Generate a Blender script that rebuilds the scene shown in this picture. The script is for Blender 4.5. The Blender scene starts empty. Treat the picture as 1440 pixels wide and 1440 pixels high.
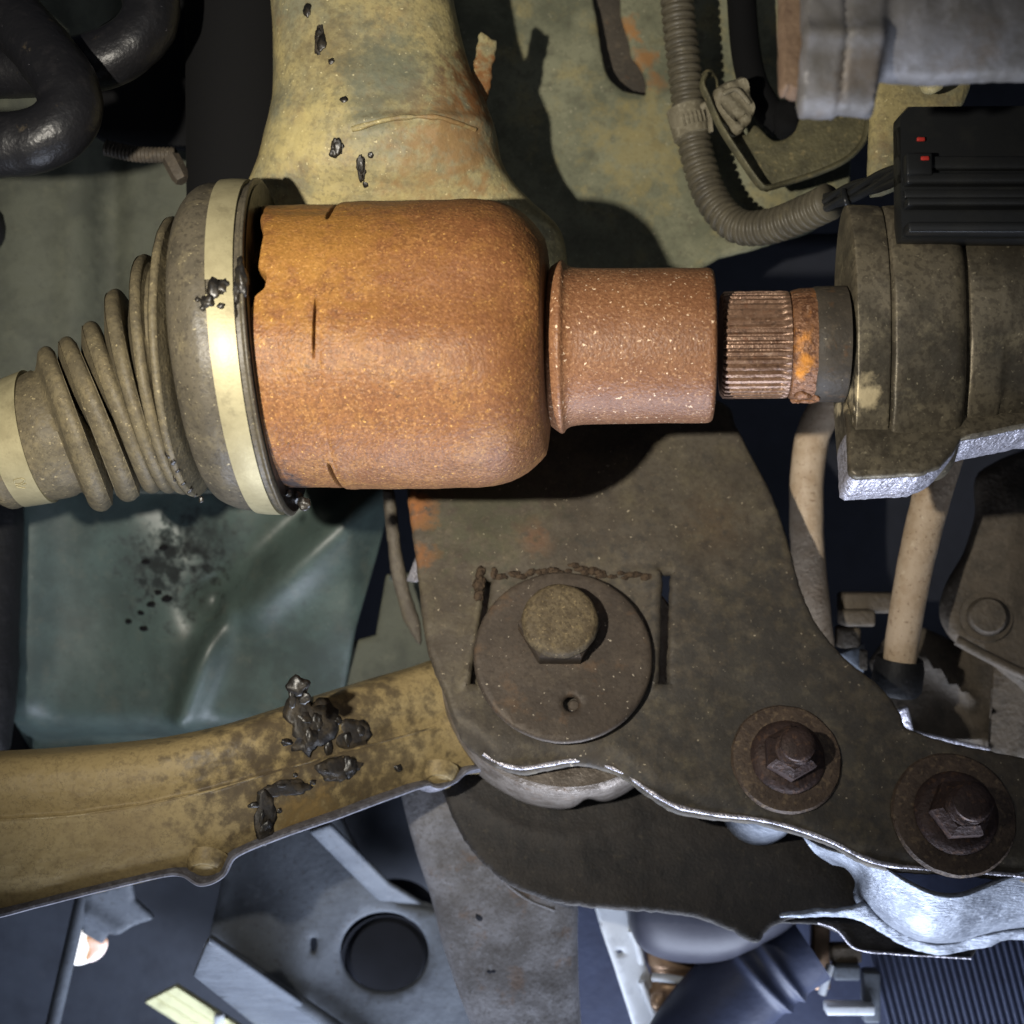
import bpy, bmesh, math, random
import numpy as np
from mathutils import Vector, Matrix, noise
from mathutils.geometry import delaunay_2d_cdt
from mathutils.bvhtree import BVHTree

# ------------------------------------------------------------------ camera, light, exposure
S = 0.0002          # metres per working unit (0.2 mm)
D = 1900.0          # camera distance to the axle plane, working units
R = math.radians
scene = bpy.context.scene
COL = scene.collection

cam_d = bpy.data.cameras.new('camera'); cam = bpy.data.objects.new('camera', cam_d); COL.objects.link(cam)
cam.location = (0, -D*S, 0); cam.rotation_euler = (R(90), 0, 0)
cam_d.sensor_width = 36; cam_d.lens = 36*D/1440
cam_d.clip_start = 0.01; cam_d.clip_end = 20
cam_d.dof.use_dof = True; cam_d.dof.focus_distance = (D+20)*S; cam_d.dof.aperture_fstop = 13
scene.camera = cam

w = bpy.data.worlds.new('World'); scene.world = w; w.use_nodes = True
bg = w.node_tree.nodes['Background']; bg.inputs[0].default_value = (0.45, 0.55, 0.8, 1); bg.inputs[1].default_value = 0.032

def lamp(name, kind, loc, energy, color, size=0.005, target=None, sx=None, sy=None):
    l = bpy.data.lights.new(name, kind); l.energy = energy; l.color = color
    if kind == 'AREA':
        l.shape = 'RECTANGLE'; l.size = sx; l.size_y = sy
    else:
        l.shadow_soft_size = size
    o = bpy.data.objects.new(name, l); COL.objects.link(o)
    o.location = Vector(loc)*S
    if target is not None:
        d = (Vector(target)-Vector(loc)); o.rotation_euler = d.to_track_quat('-Z', 'Y').to_euler()
    return o
# hand torch held to the side of the camera: warm white
tl = lamp('torch_lamp', 'SPOT', (-550, -1500, 90), 8.8, (1.0, 0.935, 0.815), 0.004, target=(-250, 0, 330))
tl.data.spot_size = R(78); tl.data.spot_blend = 1.0
# added soft fill behind the camera, standing in for bounced light
lamp('fill_lamp', 'AREA', (500, -2900, 900), 0.34, (0.92, 0.95, 1.0), target=(100, 0, -100), sx=0.5, sy=0.3)
# cool workshop light coming in under the front of the car
lamp('workshop_lamp', 'AREA', (250, 150, -2300), 4.8, (0.74, 0.82, 1.0), target=(200, 380, 0), sx=0.40, sy=0.22)

vs = scene.view_settings
vs.view_transform = 'Standard'; vs.look = 'None'; vs.exposure = 0.15; vs.gamma = 1; vs.use_curve_mapping = False
scene.render.engine = 'CYCLES'
scene.cycles.use_denoising = True
scene.cycles.max_bounces = 5

# ------------------------------------------------------------------ helpers
rnd = random.Random(7)
def P(px, py, y=0.0):
    k = (D+y)/D
    return Vector(((px-720)*k, y, (720-py)*k))

BVH = {}
def finish(name, V, F, mat, parent=None, smooth=True, sharp=40):
    """V in working units (world frame) -> one mesh object with its origin in its middle"""
    V = np.asarray([tuple(v) for v in V], dtype=float)
    c = (V.min(0)+V.max(0))/2
    me = bpy.data.meshes.new(name)
    me.from_pydata(((V-c)*S).tolist(), [], [tuple(f) for f in F])
    me.validate(); me.update()
    bm = bmesh.new(); bm.from_mesh(me); bmesh.ops.recalc_face_normals(bm, faces=bm.faces); bm.to_mesh(me); bm.free()
    if smooth:
        me.shade_smooth()
        if sharp: me.set_sharp_from_angle(angle=R(sharp))
    else:
        me.shade_flat()
    me.materials.append(mat)
    o = bpy.data.objects.new(name, me); COL.objects.link(o)
    loc = Vector(c)*S
    if parent is not None:
        o.parent = parent
        q = parent; off = Vector((0, 0, 0))
        while q is not None:
            off += q.location; q = q.parent
        o.location = loc-off
    else:
        o.location = loc
    BVH[o.name] = BVHTree.FromPolygons([Vector(v) for v in V], [tuple(f) for f in F])
    return o

def tag(o, label, cat, group=None, kind=None):
    if label: o['label'] = label
    if cat: o['category'] = cat
    if group: o['group'] = group
    if kind: o['kind'] = kind
    return o

def thing(name, at, label, cat, group=None):
    o = bpy.data.objects.new(name, None); COL.objects.link(o)
    o.location = Vector(at)*S; o.empty_display_size = 0.01
    return tag(o, label, cat, group)

def hit(objs, px, py):
    """first point of the given objects along the view ray of a pixel"""
    o = Vector((0, -D, 0)); d = (P(px, py, 0)-o).normalized(); best = None
    for ob in objs:
        r = BVH[ob.name].ray_cast(o, d)
        if r[0] is not None and (best is None or r[3] < best[2]): best = (r[0], r[1], r[3])
    if best is None: return P(px, py, 0), Vector((0, -1, 0))
    n = best[1]
    if n.dot(d) > 0: n = -n
    return best[0], n

def n3(p, f, seed=0.0):
    return noise.noise(Vector((p[0]/f+seed, p[1]/f-seed*.7, p[2]/f+seed*.3)))

def catmull(pts, per=8, closed=False):
    pts = [Vector(p) for p in pts]; n = len(pts); out = []
    rng = range(n) if closed else range(n-1)
    for i in rng:
        if closed: p0, p1, p2, p3 = pts[(i-1) % n], pts[i], pts[(i+1) % n], pts[(i+2) % n]
        else: p0, p1, p2, p3 = pts[max(i-1, 0)], pts[i], pts[i+1], pts[min(i+2, n-1)]
        for k in range(per):
            t = k/per
            out.append(0.5*((2*p1)+(p2-p0)*t+(2*p0-5*p1+4*p2-p3)*t*t+(3*p1-p0-3*p2+p3)*t**3))
    if not closed: out.append(pts[-1])
    return out

def lathe(name, prof, O, e1, e2, e3, mat, parent=None, segs=96, rf=None, closed=False, sharp=35):
    """prof [(s, r)] revolved about O + s e1; rf(s, theta, r) -> (ds, r)"""
    V = []; F = []; n = len(prof)
    for s, r in prof:
        for k in range(segs):
            th = 2*math.pi*k/segs; ds = 0; rr = r
            if rf: ds, rr = rf(s, th, r)
            V.append(O+e1*(s+ds)+(e2*math.cos(th)+e3*math.sin(th))*rr)
    for i in range(n-1 if not closed else n):
        a = i*segs; b = ((i+1) % n)*segs
        for k in range(segs):
            k2 = (k+1) % segs
            F.append((a+k, a+k2, b+k2, b+k))
    if not closed:
        F.append(tuple(range(segs))); F.append(tuple(range((n-1)*segs, n*segs)))
    return finish(name, V, F, mat, parent, sharp=sharp)

def tube(name, pts, rad, mat, parent=None, segs=16, per=10, rfun=None, smooth_path=True, caps=True, sharp=50, flat=1.0, nz=0.0):
    path = catmull(pts, per) if smooth_path else [Vector(p) for p in pts]
    n = len(path); V = []; F = []
    L = [0.0]
    for i in range(1, n): L.append(L[-1]+(path[i]-path[i-1]).length)
    t0 = (path[1]-path[0]).normalized()
    u = t0.cross(Vector((0, 1, 0)))
    if u.length < .1: u = t0.cross(Vector((0, 0, 1)))
    u.normalize()
    for i in range(n):
        t = (path[min(i+1, n-1)]-path[max(i-1, 0)]).normalized()
        u = (u-t*u.dot(t)).normalized(); v = t.cross(u)
        if callable(rad): r = rad(L[i], i/(n-1))
        else: r = rad
        for k in range(segs):
            a = 2*math.pi*k/segs
            rr = r if rfun is None else rfun(L[i], a, r)
            q = path[i]+u*math.cos(a)*rr+v*math.sin(a)*rr*flat
            if nz: q = q+(q-path[i]).normalized()*n3(q, 26, 3.1)*nz
            V.append(q)
    for i in range(n-1):
        for k in range(segs):
            k2 = (k+1) % segs
            F.append((i*segs+k, i*segs+k2, (i+1)*segs+k2, (i+1)*segs+k))
    if caps:
        F.append(tuple(range(segs))); F.append(tuple(range((n-1)*segs, n*segs)))
    return finish(name, V, F, mat, parent, sharp=sharp)

def loft(name, rows, mat, parent=None, segs=48, e=0.7, per=6, disp=None, sharp=50):
    """rows: (Ax, Ay, Bx, By, y, halfdepth) silhouettes of a body in pixels at depth y; section = superellipse"""
    cur = catmull([Vector(r[:3]) for r in rows], per); cur2 = catmull([Vector(r[3:6]) for r in rows], per)
    V = []; F = []; n = len(cur)
    for i in range(n):
        ax, ay, bx = cur[i]; by, y, hd = cur2[i]
        A = P(ax, ay, y); B = P(bx, by, y); c = (A+B)/2; h = (A-B)/2
        for k in range(segs):
            th = 2*math.pi*k/segs; cs, sn = math.cos(th), math.sin(th)
            q = c+h*math.copysign(abs(cs)**e, cs)+Vector((0, -1, 0))*hd*math.copysign(abs(sn)**e, sn)
            if disp: q = q+disp(q, i/(n-1), th)
            V.append(q)
    for i in range(n-1):
        for k in range(segs):
            k2 = (k+1) % segs
            F.append((i*segs+k, i*segs+k2, (i+1)*segs+k2, (i+1)*segs+k))
    F.append(tuple(range(segs))); F.append(tuple(range((n-1)*segs, n*segs)))
    return finish(name, V, F, mat, parent, sharp=sharp)

class Plane:
    """a plane through pixel (px, py) at depth y, pitched (top away for +) and yawed (right side away for +)"""
    def __init__(s, px, py, y, pitch=0.0, yaw=0.0):
        s.O = P(px, py, y); m = Matrix.Rotation(R(yaw), 3, 'Z') @ Matrix.Rotation(-R(pitch), 3, 'X')
        s.U = m @ Vector((1, 0, 0)); s.V = m @ Vector((0, 0, 1)); s.N = m @ Vector((0, -1, 0))
    def uv(s, px, py, n=0.0):
        o = Vector((0, -D, 0)); d = P(px, py, 0)-o; O = s.O+s.N*n
        q = o+d*((O-o).dot(s.N)/d.dot(s.N))-s.O
        return q.dot(s.U), q.dot(s.V)
    def at(s, u, v, n=0.0): return s.O+s.U*u+s.V*v+s.N*n
    def px(s, px, py, n=0.0):
        u, v = s.uv(px, py, n); return s.at(u, v, n)

def inside(poly, X, Y):
    r = np.zeros(len(X), bool); n = len(poly)
    for i in range(n):
        x0, y0 = poly[i]; x1, y1 = poly[(i+1) % n]
        if y0 == y1: continue
        c = ((y0 > Y) != (y1 > Y)) & (X < (x1-x0)*(Y-y0)/(y1-y0)+x0)
        r ^= c
    return r

def densify(poly, step):
    out = []
    for i in range(len(poly)):
        a = Vector(poly[i]); b = Vector(poly[(i+1) % len(poly)]); n = max(1, int((b-a).length/step))
        for k in range(n): out.append(a+(b-a)*k/n)
    return out

def plate(name, pl, outline, mat, parent=None, thick=16, holes=(), grid=16, hf=None, rag=0.0, curve=True, n0=0.0, rim=0.35, sharp=60, space='px'):
    """sheet with outline / holes (pixels, or plane u,v when space='uv'), hf(px,py)->height towards the viewer, rounded ragged rim"""
    def conv(poly, smooth):
        if space == 'px': q = [pl.uv(x, y, n0) for x, y in poly]
        else: q = [tuple(p) for p in poly]
        q = [Vector((a, b, 0)) for a, b in q]
        if smooth: q = catmull(q, 8, True)
        q = densify([(v.x, v.y) for v in q], grid*0.6)
        if rag:
            q = [v+Vector((noise.noise(Vector((v.x/9, v.y/9, 1.7))), noise.noise(Vector((v.x/9, v.y/9, 8.7)))))*rag for v in q]
        return [(v.x, v.y) for v in q]
    loops = [conv(outline, curve)]+[conv(h, True) for h in holes]
    pts = []; edges = []; bl = []
    for lp in loops:
        b = len(pts); m = len(lp); pts += lp; bl.append((b, m))
        edges += [(b+i, b+(i+1) % m) for i in range(m)]
    A = np.array(loops[0]); x0, y0 = A.min(0); x1, y1 = A.max(0)
    gx, gy = np.meshgrid(np.arange(x0, x1, grid), np.arange(y0, y1, grid)); gx = gx.astype(float); gx[1::2] += grid/2
    gx = gx.ravel(); gy = gy.ravel()
    ok = inside(loops[0], gx, gy)
    for h in loops[1:]: ok &= ~inside(h, gx, gy)
    bp = np.array(pts)
    gx = gx[ok]; gy = gy[ok]
    if len(gx):
        keep = np.ones(len(gx), bool)
        for c in range(0, len(gx), 2000):
            d = ((gx[c:c+2000, None]-bp[None, :, 0])**2+(gy[c:c+2000, None]-bp[None, :, 1])**2).min(1)
            keep[c:c+2000] = d > (grid*.45)**2
        pts += list(zip(gx[keep].tolist(), gy[keep].tolist()))
    vv, ee, ff, ov, oe, of = delaunay_2d_cdt([Vector(p) for p in pts], edges, [], 0, 1e-4)
    vv = [Vector(v) for v in vv]
    C = np.array([((vv[f[0]]+vv[f[1]]+vv[f[2]])/3)[:] for f in ff])
    okf = inside(loops[0], C[:, 0], C[:, 1])
    for h in loops[1:]: okf &= ~inside(h, C[:, 0], C[:, 1])
    ff = [tuple(f) for f, k in zip(ff, okf) if k]
    used = sorted({i for f in ff for i in f}); mp = {o: i for i, o in enumerate(used)}
    vv = [vv[i] for i in used]; ff = [tuple(mp[i] for i in f) for f in ff]
    H = []
    o = Vector((0, -D, 0))
    for v in vv:
        h = 0.0
        if hf:
            q = pl.at(v.x, v.y, n0); k = D/(D+q.y)
            h = hf(q.x*k+720, 720-q.z*k)
        H.append(h)
    n = len(vv); V = [pl.at(v.x, v.y, n0+h) for v, h in zip(vv, H)]+[pl.at(v.x, v.y, n0+h-thick) for v, h in zip(vv, H)]
    F = list(ff)+[tuple(n+i for i in reversed(f)) for f in ff]
    cnt = {}
    for f in ff:
        for i in range(3):
            a, b = f[i], f[(i+1) % 3]; cnt[(a, b)] = 1
    bnd = [(a, b) for a, b in cnt if (b, a) not in cnt]
    nrm = {}
    for a, b in bnd:
        d = vv[b]-vv[a]; m = Vector((d.y, -d.x))
        if m.length: m.normalize()
        for i in (a, b): nrm[i] = nrm.get(i, Vector((0, 0)))+m
    mid = {}
    for i, m in nrm.items():
        if m.length: m = m.normalized()
        ids = []
        for f_, out_ in ((.22, .8), (.5, 1.0), (.78, .8)):
            ids.append(len(V)); q = vv[i]+m*thick*rim*out_; V.append(pl.at(q.x, q.y, n0+H[i]-thick*f_))
        mid[i] = ids
    for a, b in bnd:
        ca = [a]+mid[a]+[n+a]; cb = [b]+mid[b]+[n+b]
        for k in range(4): F.append((cb[k], ca[k], ca[k+1], cb[k+1]))
    return finish(name, V, F, mat, parent, sharp=sharp)

def blob(name, at, nrm, size, mat, parent=None, seed=0.0, flat=0.55, stretch=(1, 1, 1), lump=0.35, sub=3):
    """an irregular lump sitting on a surface"""
    bm = bmesh.new(); bmesh.ops.create_icosphere(bm, subdivisions=sub, radius=1.0)
    z = nrm.normalized(); x = z.cross(Vector((0, 0, 1)))
    if x.length < .1: x = Vector((1, 0, 0))
    x.normalize(); y = z.cross(x)
    V = []
    for v in bm.verts:
        c = v.co; k = 1+lump*noise.noise(c*1.3+Vector((seed, seed*2, -seed)))+lump*.5*noise.noise(c*3.1+Vector((-seed, seed, seed)))
        q = c*k*size
        V.append(Vector(at)+x*q.x*stretch[0]+y*q.y*stretch[1]+z*q.z*flat*stretch[2])
    F = [tuple(v.index for v in f.verts) for f in bm.faces]; bm.free()
    return finish(name, V, F, mat, parent, sharp=0)

def prism(name, O, ax, ay, az, mat, parent=None, sides=6, r=10, h=10, cham=0.12, rot=0.0, segs=None):
    """n-sided head with chamfered end: axis az, base at O"""
    V = []; F = []; m = sides
    rings = [(0, 1.0), (h*(1-cham*1.2), 1.0), (h, 1-cham)]
    for z, s in rings:
        for k in range(m):
            a = rot+2*math.pi*k/m
            V.append(O+ax*math.cos(a)*r*s+ay*math.sin(a)*r*s+az*z)
    for i in range(len(rings)-1):
        for k in range(m):
            k2 = (k+1) % m; F.append((i*m+k, i*m+k2, (i+1)*m+k2, (i+1)*m+k))
    F.append(tuple(range(m))); F.append(tuple(range((len(rings)-1)*m, len(rings)*m)))
    o = finish(name, V, F, mat, parent, smooth=True, sharp=25)
    return o

def box(name, O, ax, ay, az, sx, sy, sz, mat, parent=None, bev=0.15):
    """bevelled box, centre O, half sizes"""
    bm = bmesh.new(); bmesh.ops.create_cube(bm, size=2.0)
    for v in bm.verts: v.co = Vector((v.co.x*sx, v.co.y*sy, v.co.z*sz))
    b = bev*min(sx, sy, sz)*2
    if b > 0: bmesh.ops.bevel(bm, geom=list(bm.edges), offset=b, segments=3, profile=.5, affect='EDGES')
    V = [O+ax*v.co.x+ay*v.co.y+az*v.co.z for v in bm.verts]; F = [tuple(v.index for v in f.verts) for f in bm.faces]; bm.free()
    return finish(name, V, F, mat, parent, sharp=30)

# ------------------------------------------------------------------ materials
def srgb(r, g, b):
    f = lambda c: (c/255/12.92 if c/255 <= .04045 else ((c/255+.055)/1.055)**2.4)
    return (f(r), f(g), f(b), 1)

def M(name, base, layers=(), rough=0.7, metal=0.0, bump=(), spots=(), spec=0.18, coat=0.0, rvar=0.0):
    """base colour + noise layers (colour, feature, lo, hi[, amount, stretch]) + bump [(feature, height)] + stains
    spots: (point, radius, colour, amount, rough)"""
    m = bpy.data.materials.new(name); m.use_nodes = True
    nt = m.node_tree; N = nt.nodes; Lk = nt.links; b = N['Principled BSDF']
    tc = N.new('ShaderNodeTexCoord').outputs['Object']
    col = N.new('ShaderNodeRGB'); col.outputs[0].default_value = base; cur = col.outputs[0]
    ro = N.new('ShaderNodeValue'); ro.outputs[0].default_value = rough; rcur = ro.outputs[0]
    def ntex(f, det=6, stretch=None, seed=0, rgh=.6):
        src = tc
        if stretch or seed:
            mp = N.new('ShaderNodeMapping'); Lk.new(src, mp.inputs['Vector'])
            if stretch: mp.inputs['Scale'].default_value = stretch
            mp.inputs['Location'].default_value = (seed*.013, -seed*.007, seed*.021); src = mp.outputs[0]
        t = N.new('ShaderNodeTexNoise'); Lk.new(src, t.inputs['Vector'])
        t.inputs['Scale'].default_value = 1/(f*S); t.inputs['Detail'].default_value = det; t.inputs['Roughness'].default_value = rgh
        return t.outputs['Fac']
    def rng(v, lo, hi, amt):
        r = N.new('ShaderNodeMapRange'); Lk.new(v, r.inputs['Value'])
        r.inputs['From Min'].default_value = lo; r.inputs['From Max'].default_value = hi; r.inputs['To Max'].default_value = amt
        return r.outputs[0]
    def mixc(f, a, c):
        x = N.new('ShaderNodeMix'); x.data_type = 'RGBA'; Lk.new(f, x.inputs[0]); Lk.new(a, x.inputs[6]); x.inputs[7].default_value = c
        return x.outputs[2]
    def mixf(f, a, c):
        x = N.new('ShaderNodeMix'); x.data_type = 'FLOAT'; Lk.new(f, x.inputs[0]); Lk.new(a, x.inputs[2]); x.inputs[3].default_value = c
        return x.outputs[0]
    for i, ly in enumerate(layers):
        c, f, lo, hi = ly[:4]; amt = ly[4] if len(ly) > 4 else 1.0; st = ly[5] if len(ly) > 5 else None
        v = ntex(f, 2.0 if f < 12 else 6, st, i+1, .5 if f < 12 else .68)
        if hi-lo < .03:      # hairline cracks: a thin band of the noise
            a_ = N.new('ShaderNodeMath'); a_.operation = 'SUBTRACT'; Lk.new(v, a_.inputs[0]); a_.inputs[1].default_value = (lo+hi)/2
            b_ = N.new('ShaderNodeMath'); b_.operation = 'ABSOLUTE'; Lk.new(a_.outputs[0], b_.inputs[0])
            fac = rng(b_.outputs[0], (hi-lo)/2, 0.0, amt)
        else:
            fac = rng(v, lo, hi, amt)
        cur = mixc(fac, cur, c)
        if len(ly) > 6: rcur = mixf(fac, rcur, ly[6])
    if spots:
        gp = N.new('ShaderNodeNewGeometry').outputs['Position']
        br = ntex(22, 6, None, 5)
        mu = N.new('ShaderNodeVectorMath'); mu.operation = 'MULTIPLY'; Lk.new(gp, mu.inputs[0]); mu.inputs[1].default_value = (1, 0, 1); gx_ = mu.outputs[0]
        for pt, rad, c, amt, rg in spots:
            d = N.new('ShaderNodeVectorMath'); d.operation = 'DISTANCE'; Lk.new(gx_, d.inputs[0]); d.inputs[1].default_value = Vector((pt[0], 0, pt[2]))*S
            a = N.new('ShaderNodeMath'); a.operation = 'DIVIDE'; Lk.new(d.outputs['Value'], a.inputs[0]); a.inputs[1].default_value = rad*S
            s_ = N.new('ShaderNodeMath'); s_.operation = 'MULTIPLY_ADD'; Lk.new(br, s_.inputs[0]); s_.inputs[1].default_value = 4.0; Lk.new(a.outputs[0], s_.inputs[2])
            fac = rng(s_.outputs[0], 3.1, 2.2, amt)
            cur = mixc(fac, cur, c); rcur = mixf(fac, rcur, rg)
    if rvar:
        a = N.new('ShaderNodeMath'); a.operation = 'MULTIPLY_ADD'; Lk.new(ntex(30, 5, None, 9), a.inputs[0]); a.inputs[1].default_value = rvar
        Lk.new(rcur, a.inputs[2]); sb = N.new('ShaderNodeMath'); sb.operation = 'SUBTRACT'; Lk.new(a.outputs[0], sb.inputs[0]); sb.inputs[1].default_value = rvar*.5; rcur = sb.outputs[0]
    Lk.new(cur, b.inputs['Base Color']); Lk.new(rcur, b.inputs['Roughness'])
    b.inputs['Metallic'].default_value = metal; b.inputs['Specular IOR Level'].default_value = spec
    if coat: b.inputs['Coat Weight'].default_value = coat; b.inputs['Coat Roughness'].default_value = 0.08
    prev = None
    for i, bp in enumerate(bump):
        f, h = bp[:2]; st = bp[2] if len(bp) > 2 else None
        bn = N.new('ShaderNodeBump'); bn.inputs['Strength'].default_value = 1.0; bn.inputs['Distance'].default_value = h*S*2
        Lk.new(ntex(f, 2, st, 11+i, .5), bn.inputs['Height'])
        if prev: Lk.new(prev, bn.inputs['Normal'])
        prev = bn.outputs[0]
    if prev: Lk.new(prev, b.inputs['Normal'])
    return m
C = srgb
X, Y, Z = Vector((1, 0, 0)), Vector((0, 1, 0)), Vector((0, 0, 1))
# ---- palette
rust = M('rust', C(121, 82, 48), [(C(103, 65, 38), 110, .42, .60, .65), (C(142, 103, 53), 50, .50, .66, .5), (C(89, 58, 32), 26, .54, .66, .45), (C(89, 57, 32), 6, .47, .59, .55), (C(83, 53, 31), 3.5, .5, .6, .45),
                                   (C(162, 121, 74), 4, .59, .67, .5), (C(193, 152, 81), 5, .69, .73, .75), (C(189, 142, 56), 13, .655, .68, .75), (C(53, 36, 25), 9, .70, .73, .5)],  # brightest flecks paint specular glints into the colour
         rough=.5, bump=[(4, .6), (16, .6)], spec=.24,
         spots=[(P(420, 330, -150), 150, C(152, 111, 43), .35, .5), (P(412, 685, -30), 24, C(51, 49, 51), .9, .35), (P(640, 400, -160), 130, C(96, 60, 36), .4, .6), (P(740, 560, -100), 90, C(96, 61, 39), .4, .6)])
rust_dark = M('rust_dark', C(119, 83, 56), [(C(99, 65, 43), 80, .42, .62, .6), (C(94, 61, 40), 6, .47, .59, .55), (C(86, 56, 36), 3.5, .5, .6, .45), (C(166, 130, 95), 4, .6, .68, .5), (C(212, 187, 158), 6, .68, .715, .85)],
              rough=.48, bump=[(4, .6), (16, .5)], spec=.28)
spline_m = M('spline_steel', C(120, 94, 76), [(C(84, 60, 46), 26, .42, .64, .7), (C(160, 134, 112), 6, .58, .7, .6), (C(104, 64, 42), 12, .58, .66, .5), (C(66, 50, 42), 8, .56, .66, .5)], rough=.4, metal=.4, bump=[(4, .5)], spec=.4)
journal_m = M('journal_rust', C(112, 80, 58), [(C(150, 98, 50), 18, .56, .66, .5), (C(74, 48, 34), 9, .5, .6, .7), (C(160, 128, 104), 5, .62, .7, .6)], rough=.48, metal=.2, bump=[(5, 1.2)], spots=[(P(1127, 480, -95), 17, C(196, 128, 44), .7, .6), (P(1129, 508, -95), 16, C(196, 128, 44), .7, .6), (P(1127, 526, -95), 9, C(190, 124, 44), .8, .6)])
seal_m = M('seal_rubber', C(64, 58, 50), [(C(48, 44, 39), 50, .4, .6, .7), (C(150, 142, 126), 5, .71, .745, .6), (C(86, 76, 62), 16, .54, .66, .5), (C(96, 70, 46), 30, .6, .7, .5)], rough=.55, bump=[(6, .4)])
boot_m = M('dusty_rubber', C(88, 80, 61), [(C(64, 58, 46), 40, .40, .64, .7), (C(108, 97, 72), 26, .5, .68, .5), (C(62, 56, 44), 7, .48, .62, .5), (C(150, 137, 104), 5, .67, .73, .6), (C(36, 33, 27), 30, .49, .508, .7)],
           rough=.58, bump=[(5, .45), (18, .5)], spec=.24)
cuff_m = M('cuff_rubber', C(76, 70, 58), [(C(56, 52, 44), 60, .40, .62, .7), (C(104, 95, 72), 34, .53, .7, .5), (C(44, 40, 35), 6, .56, .66, .55), (C(156, 145, 114), 5, .68, .74, .6), (C(38, 35, 30), 50, .492, .507, .6)],
           rough=.46, bump=[(5, .3), (30, .8)], spec=.3)
clamp_m = M('clamp_steel', C(145, 137, 107), [(C(115, 107, 81), 60, .42, .62, .55), (C(100, 93, 72), 30, .56, .66, .4)], rough=.5, metal=.3, bump=[(4, .1)], spec=.35)
grease_m = M('black_grease', C(19, 17, 15), [(C(48, 42, 32), 18, .5, .62, .6)], rough=.42, bump=[(8, .5)], spec=.5)
smear_m = M('thin_grease', C(30, 26, 21), [(C(58, 50, 37), 16, .46, .6, .7)], rough=.55, bump=[(7, .5)], spec=.45)
inner_m = M('boot_interior', C(9, 8, 7), rough=.4, bump=[(14, .8)], spec=.2)
gold_m = M('golden_grime', C(138, 127, 90), [(C(92, 94, 82), 130, .42, .6, .75), (C(160, 146, 98), 60, .5, .68, .5), (C(112, 90, 62), 60, .53, .68, .5), (C(84, 78, 61), 22, .52, .66, .45), (C(94, 86, 66), 6, .52, .64, .4), (C(204, 192, 150), 6, .69, .74, .6)],
           rough=.52, bump=[(6, .4), (26, .9)],
           spots=[(P(640, 185, 130), 90, C(116, 84, 50), .65, .6), (P(655, 110, 130), 56, C(100, 68, 38), .65, .6), (P(690, 120, 210), 60, C(104, 66, 34), .8, .7), (P(600, 235, 130), 80, C(122, 98, 64), .45, .6), (P(470, 70, 130), 60, C(88, 77, 57), .6, .4), (P(550, 100, 130), 80, C(86, 90, 78), .6, .5), (P(420, 200, 130), 60, C(162, 148, 98), .5, .6)])
olive_m = M('olive_steel', C(112, 112, 92), [(C(80, 82, 68), 120, .42, .6, .8), (C(134, 123, 84), 70, .53, .66, .5), (C(76, 74, 62), 26, .54, .65, .5), (C(82, 80, 66), 7, .55, .65, .35), (C(168, 162, 138), 6, .69, .74, .5)],
            rough=.5, bump=[(6, .2), (40, .5)],
            spots=[(P(884, 30, 500), 26, C(136, 94, 52), .8, .7), (P(905, 80, 500), 26, C(130, 90, 50), .75, .7), (P(925, 112, 500), 20, C(120, 84, 50), .6, .7), (P(900, 210, 500), 90, C(130, 116, 72), .45, .7)])
brk_m = M('bracket_steel', C(86, 80, 70), [(C(64, 58, 51), 110, 0.36, 0.65, .8), (C(104, 96, 74), 70, 0.48, 0.72, .45), (C(60, 54, 48), 30, 0.47, 0.68, .5), (C(62, 55, 48), 9, .5, .62, .35), (C(112, 101, 83), 7, .62, .7, .3), (C(186, 174, 150), 6, .715, .745, .7)],
          rough=.55, bump=[(5, .25), (24, .5)], metal=.15,
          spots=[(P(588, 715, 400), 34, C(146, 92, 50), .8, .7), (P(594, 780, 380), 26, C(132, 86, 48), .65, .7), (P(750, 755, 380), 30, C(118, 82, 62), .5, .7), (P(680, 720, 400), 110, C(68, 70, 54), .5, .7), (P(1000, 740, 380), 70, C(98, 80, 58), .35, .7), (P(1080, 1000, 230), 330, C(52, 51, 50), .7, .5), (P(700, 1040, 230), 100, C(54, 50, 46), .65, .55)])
brk2_m = M('bracket_rear_steel', C(56, 53, 51), [(C(40, 40, 41), 60, .42, .62, .7), (C(78, 73, 64), 12, .58, .68, .5)], rough=.6, bump=[(5, .6), (26, 1.0)], metal=.1)
cam_m = M('cam_plate_steel', C(74, 66, 58), [(C(56, 50, 45), 70, .38, .62, .7), (C(92, 83, 71), 26, .54, .68, .45), (C(54, 48, 43), 7, .5, .62, .45), (C(96, 74, 54), 40, .56, .68, .4), (C(180, 170, 152), 6, .715, .745, .7)], rough=.52, bump=[(5, .25), (30, .5)], metal=.15)
bolt_m = M('bolt_dirt', C(88, 78, 60), [(C(66, 57, 44), 22, .44, .6, .75), (C(112, 99, 73), 14, .54, .66, .5), (C(56, 48, 37), 6, .5, .62, .6), (C(140, 124, 92), 5, .64, .71, .5)], rough=.62, bump=[(5, .6), (20, .8)])
nut_m = M('nut_rust', C(64, 52, 49), [(C(46, 38, 37), 26, .44, .62, .7), (C(92, 70, 56), 9, .56, .68, .6)], rough=.55, bump=[(6, .8)], metal=.25)
washer_m = M('washer_rust', C(80, 68, 58), [(C(58, 49, 44), 30, .42, .62, .8), (C(112, 96, 77), 9, .56, .68, .6), (C(48, 40, 36), 6, .56, .66, .5)], rough=.6, bump=[(5, .7)])
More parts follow.
